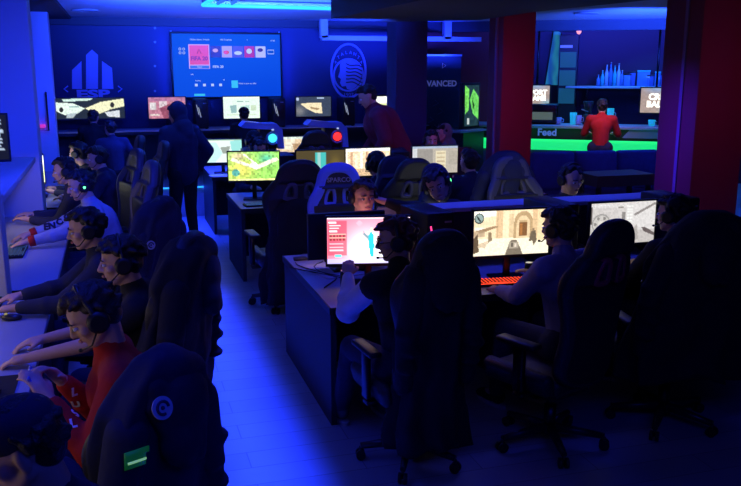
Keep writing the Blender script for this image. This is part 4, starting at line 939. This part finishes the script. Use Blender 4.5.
# ---- far island
PAL = mat('pale_blue_shell', (.28, .34, .8), .3)
def helmet(label, loc, rz, led):
    root = thing('computer', label, 'computer', loc, rz); k = MB()
    pr = [(-.36, .30), (-.30, .36), (-.05, .33), (.10, .33), (.18, .25), (.20, .0), (.12, .0), (.11, .18), (.04, .25), (-.10, .26), (-.33, .28)]
    k.prism(pr, -.14, .14, Matrix.Translation((0, 0, 0)) @ UPR); k.build('shell', PAL, root)
    k = MB(); k.box((.0, .03, .13), (.22, .24, .26), bev=.02); k.build('case', PLB, root)
    k = MB(); k.ell((.05, -.12, .14), (.058, .03, .058)); k.build('fan_light', led, root); k = MB(); k.tube([(.05 + .08 * cos(q), -.125, .14 + .08 * sin(q)) for q in [2 * pi * i / 20 for i in range(20)]], .012, 6, close=True); k.build('fan_ring', PAL, root)
    k = MB(); k.ell((.05, -.145, .25), (.018, .01, .01)); k.build('power_light', TW, root); return root
q = atZ(266, 151, .95); helmet('pale curved computer with a round cyan light on the far island', (q.x - .14, 10.85, 1.08), 0, CYL)
q = atZ(330, 150, .95); helmet('pale curved computer with a round red light on the far island', (q.x - .18, 10.85, 1.08), 0, REDL)
for (px_, nm) in ((264, 'low dark stand under the cyan-lit computer'), (328, 'low dark stand under the red-lit computer')):
    q = atY(px_, 150, 10.9); k = MB(); k.box((q.x - .1, 10.9, .915), (.4, .4, .33), bev=.01); tag(k.build('riser', DP), nm, 'stand')
p = atY(222.5, 151, 11.0); monitor('white and teal game monitor beside the standing man', (p.x, 11.0, D), R(-8), pic_teal(), es=1.1, zc=p.z - D, W=.50)
p = atY(296, 148, 11.0); monitor('monitor with an orange picture behind the round-topped chair', (p.x, 11.0, D), 0, pic_orange(), es=1.0, zc=p.z - D)
k = MB(); k.box((1.22, 10.78, D + .004), (.18, .12, .006), R(10)); tag(k.build('paper', mat('white_paper', (.7, .7, .75), .7)), 'white sheet at the left end of the far island under the teal monitor', 'paper')
# ---- stage desk
ZS = .42 + D
def far(label, x0, x1, y0, y1, pic, es=1.0, curve=0):
    a, b = atY(x0, y0, 13.3), atY(x1, y1, 13.3); monitor(label, ((a.x + b.x) / 2, 13.3, ZS), 0, pic, W=b.x - a.x, Hh=a.z - b.z, es=es, zc=(a.z + b.z) / 2 - ZS, curve=curve)
far('extra-wide screen with a white racing car under the tower logo', 55, 125, 98.5, 118, pic_racer(), 1.0)
far('small pink picture screen behind the standing man', 148, 186, 97.5, 118, pic_pink(), .8)
far('pale mint screen directly under the television', 223, 260, 97, 118, pic_mint(), 1.1)
far('dark screen with a glowing cream shape under the crest', 296, 331, 97, 116, pic_lamp(), 1.0)
far('bright white and olive screen at the left of the navy pillar', 366, 391, 96.5, 114.5, pic_white(), 1.2)
for px_, lb in ((200, 'black computer tower between the pink and mint screens'), (276, 'black computer tower between the mint and cream screens'), (345, 'black computer tower under the crest')):
    q = atY(px_, 110, 13.5); tower(lb, (q.x, 13.45, ZS), 0, glow('white_dot_led', (.7, .8, 1), .5))
# ---- left wall side
s = MB(); s.box((-1.24, 6.85, 1.29), (1.03, 2.9, .05), bev=.005); o = tag(s.build('ledge_shelf', PBLU), 'pale ledge above the left desk in front of the tall pier', 'shelf')
s = MB(); s.box((-1.45, 6.85, .635), (.12, 2.9, 1.26)); struct('wall_ledge_support', s, DP)
P = Pic(48, 27, (.01, .012, .02)); rn = random.Random(3)
for i in range(9): P.rect(.80 + .03 * rn.random(), .12 + i * .08, .90 + .06 * rn.random(), .17 + i * .08, (.6, .75, .95))
p = atY(11, 137, 6.9); m_ = monitor('black monitor with white text standing on the pale ledge', (p.x - .29, 6.9, 1.315), 0, P, es=.9, zc=p.z - 1.315, Hh=.34)
WH = glow('pier_screen_white', (.9, .9, 1), .9)
def left_station(y, desc, pic, es=.8, x=-1.02):
    monitor('monitor facing the aisle for ' + desc, (x, y, D), R(90), pic, es=es * 2.6, zc=.28)
for y, d_ in ((2.25, 'the capped head in the bottom corner'), (3.25, 'the player in the red hoodie'), (4.15, 'the short-haired player in black'), (4.98, 'the player behind the short-haired one'), (6.7, 'the player with the green headset light'), (7.7, 'the orange-lit player')):
    left_station(y, d_, pic_town(), .9)
left_station(9.6, 'the pale-lit player beyond the tall pier', pic_white(), 1.2, -.78)
for y, d_ in ((2.35, 'bottom corner'), (4.2, 'short-haired player'), (5.25, 'player behind him'), (6.7, 'white patterned sleeves')): keyboard('dark keyboard on the left desk by the ' + d_, (-.78, y, D), R(90), KEYB)
k = MB(); k.box((-.66, 3.62, D + .003), (.34, .62, .006)); tag(k.build('mouse_mat', BLACKC), 'black mat on the left desk beside the red hoodie player', 'mat')
k = MB(); k.box((-.64, 2.62, D + .003), (.34, .5, .006)); tag(k.build('mouse_mat', BLACKC), 'black mat on the left desk nearest the bottom corner', 'mat')
k = MB(); k.box((-.60, 3.18, D + .008), (.10, .26, .015), R(-40), bev=.004); tag(k.build('smartphone', PLB), 'dark phone lying on the left desk', 'phone')
mouse('mouse with yellow light under the hand on the left desk', (-.62, 4.86, D), R(80)); mouse('mouse on the black mat near the red hoodie', (-.6, 3.72, D), R(90))
k = MB(); k.tube([(-.78, 3.75, D + .02), (-.72, 3.7, D + .05), (-.66, 3.84, D + .12)], .004, 6); k.ell((-.73, 3.72, D + .035), (.03, .02, .02)); tag(k.build('cable_holder', GRYP), 'little wire mouse-cable holder on the black mat', 'cable holder')
# a small pink lit bracket on the far pier
t = thing('wall_bracket', 'small pink-lit holder on the right face of the far pier', 'holder'); p = atY(41.5, 126, 11.97); k = MB(); k.box((p.x, 11.96, p.z), (.10, .06, .04)); k.build('light', glow('magenta_led', (.8, .05, .7), .7), t)
k = MB(); k.tube([(p.x - .07, 11.95, p.z + .45), (p.x - .07, 11.95, p.z - .06), (p.x + .09, 11.95, p.z - .06), (p.x + .09, 11.95, p.z + .45)], .012, 6); k.build('frame', MET, t)

# ================================================================== PLAYERS AND CHAIRS
TINT = mat('dim_trim', (.06, .06, .10), .5); REDT = mat('red_trim_backlit', (.65, .03, .06), .4); BLT = mat('pale_blue_trim', (.12, .20, .75), .5)  # red trim lightened to stand for screen light through the openings
GLED = glow('green_led_small', (.1, 1, .3), 3)
# --- near island, backs to camera
person('person in white sleeves, dark vest and glasses with chestnut hair, facing the pink screen', (1.45, 4.05, 0), R(9), lean=11, rh=(.16, .50, .84), lh=(-.14, .47, .96), head=(66, 8, 0), top=BLACKC, vest=WHITEC, hair=HAIRR, glasses=True, near=True, turn=12, hip=(.40, .12), shoe=mat('grey_shoe', (.1, .1, .11), .7))
chair('black gaming chair under the draped coat at the pink screen', (1.46, 4.04, 0), R(6)).scale = (.86, 1, 1)
jacket('black coat hung over the chair at the pink screen', (1.46, 4.04, 0), R(6), BLACKC, bottom=.22, w=.165, seed=3, top=1.37, dep=.13)
person('person in a blue-grey sweater reaching for the red keyboard at the desert screen', (2.48, 4.10, 0), R(12), lean=10, rh=(.12, .42, .84), lh=(-.15, .50, .775), head=(18, 6, 0), top=GREYB, hair=HAIRK, near=True, turn=10)
chair('black gaming chair with red-edged openings, in front of the map screen', (2.30, 3.98, 0), R(22), trim=REDT, recline=8)
person('black-haired person in a headset before the map screen, beside the wide coat', (3.40, 4.30, 0), R(10), lean=9, head=(20, 4, 0), top=BLACKC, hair=HAIRK, near=True)
chair('gaming chair under the wide coat at the right edge', (3.12, 4.05, 0), R(-8))
jacket('wide navy-black coat over the chair at the right edge of the picture', (3.12, 4.05, 0), R(-8), BLACKC, bottom=.42, w=.30, seed=8, top=1.38, dep=.14)
# --- near island, far side, facing camera
person('boy in dark top holding his headset with a raised hand, facing the camera', (1.70, 5.92, 0), pi, lean=14, rh=(.12, .42, .82), lh=(-.16, .20, 1.17), head=(4, 4, 0), top=BLACKC, hair=HAIRB, near=True, scale=1.0)
chair('gaming chair with pale blue rim behind the boy with the raised hand', (1.68, 6.12, 0), R(176), trim=BLT, rim=True, text='SPARCO', recline=10)
person('boy in a dark hood leaning over with a green headset light', (2.28, 6.0, 0), pi, seat=.58, lean=20, head=(-22, 14, 22), top=NAVY, hair=HAIRK, led=GLED, near=True, hood=2)
chair('dark gaming chair behind the leaning hooded boy', (2.40, 6.62, 0), R(185))
person('person with only forehead and eyes showing above the right monitors', (3.48, 6.02, 0), R(178), lean=12, head=(10, 14, 0), top=NAVY, hair=HAIRK, seat=.54)
chair('thin-rimmed dark gaming chair behind the half-hidden face', (3.30, 6.20, 0), R(184), trim=TINT, rim=True)
# --- middle island, backs to camera
chair('large black gaming chair with two openings, left end of the middle island', (1.45, 7.25, 0), R(3), trim=TINT).scale = (1.14, 1.1, 1)
jacket('black coat hanging low over the large black chair at the middle island', (1.45, 7.25, 0), R(3), BLACKC, bottom=.12, w=.25, seed=13, top=1.06, hoodup=False, sleeve=False, dep=.12)
person('person with dark hair seen from behind at the town screen', (2.36, 7.4, 0), 0, lean=8, top=NAVY, hair=HAIRK, headset=True)
chair('black gaming chair with two openings in front of the town screen', (2.42, 7.05, 0), R(4), trim=TINT)
person('person with black hair seen from behind at the beige room screen', (3.34, 7.4, 0), R(8), lean=10, top=NAVY, hair=HAIRK, headset=False)
chair('gaming chair under the tall blue-black coat before the slim red pillar', (3.30, 6.98, 0), R(-4))
jacket('tall blue-black coat over the chair before the slim red pillar', (3.30, 6.98, 0), R(-4), NAVY, bottom=.5, w=.25, seed=21, top=1.42)
# --- middle island, far side
q = atZ(268, 157, 1.2)
person('person with a dim face behind the jungle screen', (q.x + .05, 9.75, 0), pi, lean=16, head=(6, 16, 0), top=NAVY, hair=HAIRK)
person('person with a small lit face beneath the banner', (3.85, 10.1, 0), pi, lean=12, head=(-10, 6, 0), top=NAVY, hair=HAIRK)
# --- far island, backs to camera
person('dark broad-shouldered person beside the teal monitor', (1.66, 10.28, 0), R(6), lean=6, top=BLACKC, hair=HAIRK, cap=True)
q = atZ(311, 146, 1.15); chair('round-topped dark chair with openings before the orange picture screen', (q.x, 10.35, 0), 0, trim=TINT)
person('person in a grey hood at the end of the far island under the banner', (4.55, 10.9, 0), R(100), lean=14, top=BEIGEC, hair=HAIRK, headset=False, hood=2)
# --- standing people
person('standing man in a dark hooded jacket and black trousers in the aisle', (.74, 9.95, 0), R(35), lean=4, rh=(.26, .05, .92), lh=(-.22, .22, 1.06), head=(0, 14, 0), standing=True, bulk=1.3, top=NAVY, trousers=BLACKC, hair=HAIRK, headset=False, hood=2, shoe=BLACKC)
person('man in a maroon jacket bending over behind the middle island', (3.44, 10.1, 0), R(80), lean=30, rh=(.3, .35, .85), lh=(-.2, .3, .85), head=(0, 26, 0), standing=True, top=MAROON, hair=HAIRK, headset=False, scale=1.16, bulk=1.35)
w_ = BM @ V((bpt(601, 130, -.5).x, -.55, 0))
person('person in a red shirt standing at the bar with their back turned', (w_.x, w_.y, 0), ang, lean=6, rh=(.22, .40, 1.12), lh=(-.22, .40, 1.12), standing=True, top=REDC, hair=HAIRK, headset=False, scale=.95)
# --- stage players
for (px_, py_, lb, tp, cp) in ((93, 112, 'dark figure seated before the extra-wide racing screen', BLACKC, False), (243, 112, 'dark capped figure before the mint screen', BLACKC, True)):
    q = atY(px_, py_, 12.75); person(lb, (q.x, 12.55, .42), 0, lean=8, top=tp, hair=HAIRK, headset=False, cap=cp, legs=True, seat=.44, scale=.86)
# --- left row
person('player with dark hair in the bottom left corner', (-.04, 2.18, 0), R(100), lean=20, head=(-10, 20, 0), top=NAVY, hair=HAIRK, near=True, rh=(.2, .56, .8), lh=(-.2, .56, .8), headset=False, cap=True)
P2 = person('player in a red hoodie with a headset looking down at the phone in hand', (.06, 3.24, 0), R(92), lean=14, head=(4, 30, 0), rh=(.09, .32, .93), lh=(-.10, .36, .93), top=REDC, hair=HAIRB, near=True)
P3 = person('short-haired player in a black tee seen in profile', (.16, 4.12, 0), R(84), lean=13, head=(8, 8, 0), rh=(.12, .58, .80), lh=(-.16, .60, .80), top=BLACKC, short=True, hair=HAIRK, near=True)
P4 = person('player with a headset microphone behind the short-haired one', (.0, 5.08, 0), R(90), lean=16, head=(6, 12, 0), rh=(.12, .60, .80), lh=(-.16, .60, .80), top=NAVY, hair=HAIRK, near=True)
P5 = person('player with a green headset light and patterned pale sleeves with red cuffs', (-.06, 7.1, 0), R(94), lean=20, head=(10, 14, 0), rh=(.10, .66, .80), lh=(-.26, .68, .80), top=LBLUE, hair=HAIRK, led=GLED, near=True, cuffs=REDC)
P6 = person('player with an orange-lit face leaning close to the wall screens', (-.28, 8.0, 0), R(90), lean=14, head=(4, 10, 0), top=NAVY, hair=HAIRK)
P7 = person('player with a pale-lit face beyond the tall pier', (-.18, 9.7, 0), R(92), lean=18, head=(-30, 4, 0), top=NAVY, hair=HAIRK)
P8 = person('player with reddish face and light hood further along the left desk', (.0, 9.0, 0), R(80), lean=16, head=(20, 10, 0), top=NAVY, hair=HAIRB)
P9 = person('dark figure standing at the left of the aisle by the stage', (-.02, 11.3, 0), R(20), lean=10, standing=True, rh=(.25, .2, .95), lh=(-.25, .2, .95), top=NAVY, trousers=BLACKC, hair=HAIRK, headset=False, scale=.85)
chair('gaming chair under the coat with the round badge in the foreground', (-.15, 2.98, 0), R(44)).scale = (.9, .95, .88); chair('gaming chair under the coat of the short-haired player', (-.02, 4.12, 0), R(66))
J1 = jacket('dark navy coat with a round badge and green reflective band in the foreground', (-.15, 2.98, 0), R(44), NAVY, bottom=.25, w=.22, seed=5, top=1.23, dep=.13, sleeve=True)
J2 = jacket('dark coat spread over the chair of the short-haired player', (-.02, 4.12, 0), R(66), BLACKC, bottom=.42, w=.27, seed=11, top=1.36, dep=.14)
chair('dark chair with a small round badge on its back, behind the short-haired player', (-.10, 5.25, 0), R(64)); J3 = jacket('dark coat with a small round badge on the third chair of the left row', (-.10, 5.25, 0), R(64), NAVY, bottom=.4, w=.29, seed=17, top=1.38, hoodup=False, dep=.12)
chair('dark chair with a thin pale edge in the left row', (-.08, 7.05, 0), R(100), trim=TINT, rim=True)
chair('dark chair with a lit blue shoulder beyond the green-lit player', (-.16, 8.1, 0), R(104), trim=TINT, rim=True); chair('dark chair of the reddish-faced player', (.12, 9.0, 0), R(96), trim=TINT)
chair('last dark chair of the left row', (-.1, 9.8, 0), R(96))
# bag hanging on aisle side
# badges and bands on coats
def badge(parent, p, nrm, r, ring=True):
    n_ = V(nrm).normalized(); Mx = n_.to_track_quat('Z', 'Y').to_matrix().to_4x4(); Mx.translation = V(p)
    k = MB(); k.prism([(r * cos(q), r * sin(q)) for q in [2 * pi * i / 28 for i in range(28)]], 0, .004, Mx); b = k.build('badge', mat('pale_badge', (.6, .66, .85), .6), parent); b['label'] = 'round pale badge'
    k = MB(); k.tube([Mx @ V((r * .55 * cos(q), r * .55 * sin(q), .006)) for q in [2 * pi * i / 24 for i in range(20)]], r * .13, 6); k.ell(Mx @ V((0, 0, .005)), (r * .18, r * .18, r * .18)); k.build('badge_emblem', mat('navy_print', (.02, .03, .1), .7), b)
def surf(obj, px, py):
    """where the camera ray through a pixel meets an object"""
    bpy.context.view_layer.update()
    Mi = obj.matrix_world.inverted(); o_ = Mi @ V((0, 0, CAM_H)); d = (Mi.to_3x3() @ ray(px, py)).normalized()
    ok, loc, nrm, _ = obj.ray_cast(o_, d)
    return (loc, nrm) if ok else (None, None)
def front(J, px, py):
    best = None
    for c in J.children:
        l_, n_ = surf(c, px, py)
        if l_ is not None:
            d_ = (c.matrix_world @ l_ - V((0, 0, CAM_H))).length
            if best is None or d_ < best[0]: best = (d_, c, l_, n_)
    return best
def on_coat(J, px, py, r):
    b_ = front(J, px, py); body, loc, nrm = b_[1:] if b_ else (None, None, None)
    if loc is None: print('BADGE MISS', px, py); return
    badge(body, loc + nrm * .012, nrm, r)
on_coat(J1, 160, 408, .038); on_coat(J3, 150, 245, .026)
body = front(J1, 142, 454)[1]
def patchband(px0, py0, px1, py1, h, m, line=True):
    loc, nrm = surf(body, (px0 + px1) / 2, (py0 + py1) / 2)
    if loc is None: print('BAND MISS'); return
    P_ = []
    n = 9
    for rr in range(4):
        row = []
        for i in range(n):
            x = px0 + (px1 - px0) * i / (n - 1); y = py0 + (py1 - py0) * i / (n - 1) + h * (rr / 3 - .5)
            l_, n_ = surf(body, x, y); row.append((l_ + n_ * .010) if l_ is not None else None)
        P_.append(row)
    k = MB()
    V_ = [[k.bm.verts.new(p) if p is not None else None for p in row] for row in P_]
    for a_, b2 in zip(V_, V_[1:]):
        for i in range(n - 1):
            if None not in (a_[i], a_[i + 1], b2[i], b2[i + 1]): f_ = k.bm.faces.new((a_[i], a_[i + 1], b2[i + 1], b2[i])); f_.smooth = True
    o = k.build('reflective_band', m, body); sm = o.modifiers.new('t', 'SOLIDIFY'); sm.thickness = .004; sm.offset = 0; o['label'] = 'green reflective band'
    if line:
        pl = [p for i, p in enumerate(P_[2]) if p is not None and 0 < i < n - 1]
        if len(pl) > 2: k = MB(); k.tube(pl, .005, 6); k.build('stripe', mat('pale_green_stripe_glow', (.6, 1, .6), .4, emit=(.4, 1, .4), es=.35), o)  # stripe's reflected shine put in as emission
GRB = mat('green_reflective_glow', (.02, .35, .08), .4, emit=(.02, .5, .1), es=.06)  # band's reflection put in as faint green emission
patchband(124, 461, 149, 452, 17, GRB)
# white letters on the red sleeve
sw = [c for c in P2.children if c.name.startswith('sweater')][0]
for ch, px_, py_ in (('L', 74, 392), ('U', 76, 404), ('S', 75, 414), ('L', 73, 424)):
    loc, nrm = surf(sw, px_, py_)
    if loc is not None:
        Mx = nrm.to_track_quat('Z', 'Y').to_matrix().to_4x4(); Mx.translation = loc + nrm * .003
        text_mesh('sleeve_letter', ch, .05, WHITEC, sw, Mx, .001, .002)
sw = [c for c in P5.children if c.name.startswith('sweater')][0]
for i, (px_, py_) in enumerate(((84, 195), (79, 203), (74, 210), (67, 217), (60, 222), (52, 226), (46, 227))):
    loc, nrm = surf(sw, px_, py_)
    if loc is not None:
        Mx = nrm.to_track_quat('Z', 'Y').to_matrix().to_4x4(); Mx.translation = loc + nrm * .003
        text_mesh('sleeve_letter', 'FALCONE'[i], .075, NAVY, sw, Mx, .001, .004)
# phone in the red hoodie player's hands
q = P2.matrix_world @ V((0, .41, .98)); t = thing('smartphone', 'blue-backed phone held by the player in the red hoodie', 'phone', q, R(92))
k = MB(); k.box((0, 0, 0), (.15, .012, .075), Matrix.Rotation(R(-35), 4, 'X'), .005); k.build('body', mat('blue_phone_back', (.08, .12, .5), .3), t); k = MB(); k.box((-.05, .009, .02), (.02, .004, .02), Matrix.Rotation(R(-35), 4, 'X')); k.build('camera_lens', PLA, t)
# bag standing by the aisle
t = thing('backpack', 'grey-blue backpack with a pale rod beside the third chair of the left row', 'bag', (.55, 7.3, 0)); k = MB(); k.ell((0, 0, .25), (.13, .11, .26)); k.ell((0, -.08, .17), (.09, .06, .13)); obj_from_mesh('body', remesh(k, .014, 2), GREYB, t); k = MB(); k.tube([(-.05, .08, .45), (0, .07, .56), (.05, .08, .45)], .01, 6); k.build('handle', PLA, t)
k = MB(); k.cyl((.12, .0, 0), (.12, 0, .62), .009); tag(k.build('rod', CHR), None); bpy.data.objects['rod'].parent = t

# ---- repeats carry a group
for o in list(SC.objects):
    if o.parent or 'group' in o or not o.get('category'): continue
    n_ = o.name.split('.')[0]; y = o.matrix_world.translation.y; x = o.matrix_world.translation.x; left = x < .75 and y < 11.5
    row = 'of the left row' if left else 'at the near island' if y < 6.9 else 'at the middle island' if y < 10.2 else 'at the far island' if y < 12.4 else 'on the stage desk'
    g = {'gaming_chair': 'gaming chairs ', 'monitor': 'monitors ', 'keyboard': 'keyboards ', 'mouse': 'mice ', 'pc_tower': 'computer towers ', 'jacket': 'coats on chairs '}.get(n_)
    if g: o['group'] = g + row
    elif n_ in ('gaming_desk',): o['group'] = 'gaming desks'
    elif n_ in ('led_strip_light',): o['group'] = 'LED tubes on the ceiling'
    elif n_ == 'drink_can': o['group'] = 'drink cans on the near island'
    elif n_ == 'cup': o['group'] = 'cups on the bar counter'
    elif n_ == 'menu_screen': o['group'] = 'menu screens over the bar'
    elif n_ == 'mouse_mat': o['group'] = 'mouse mats'
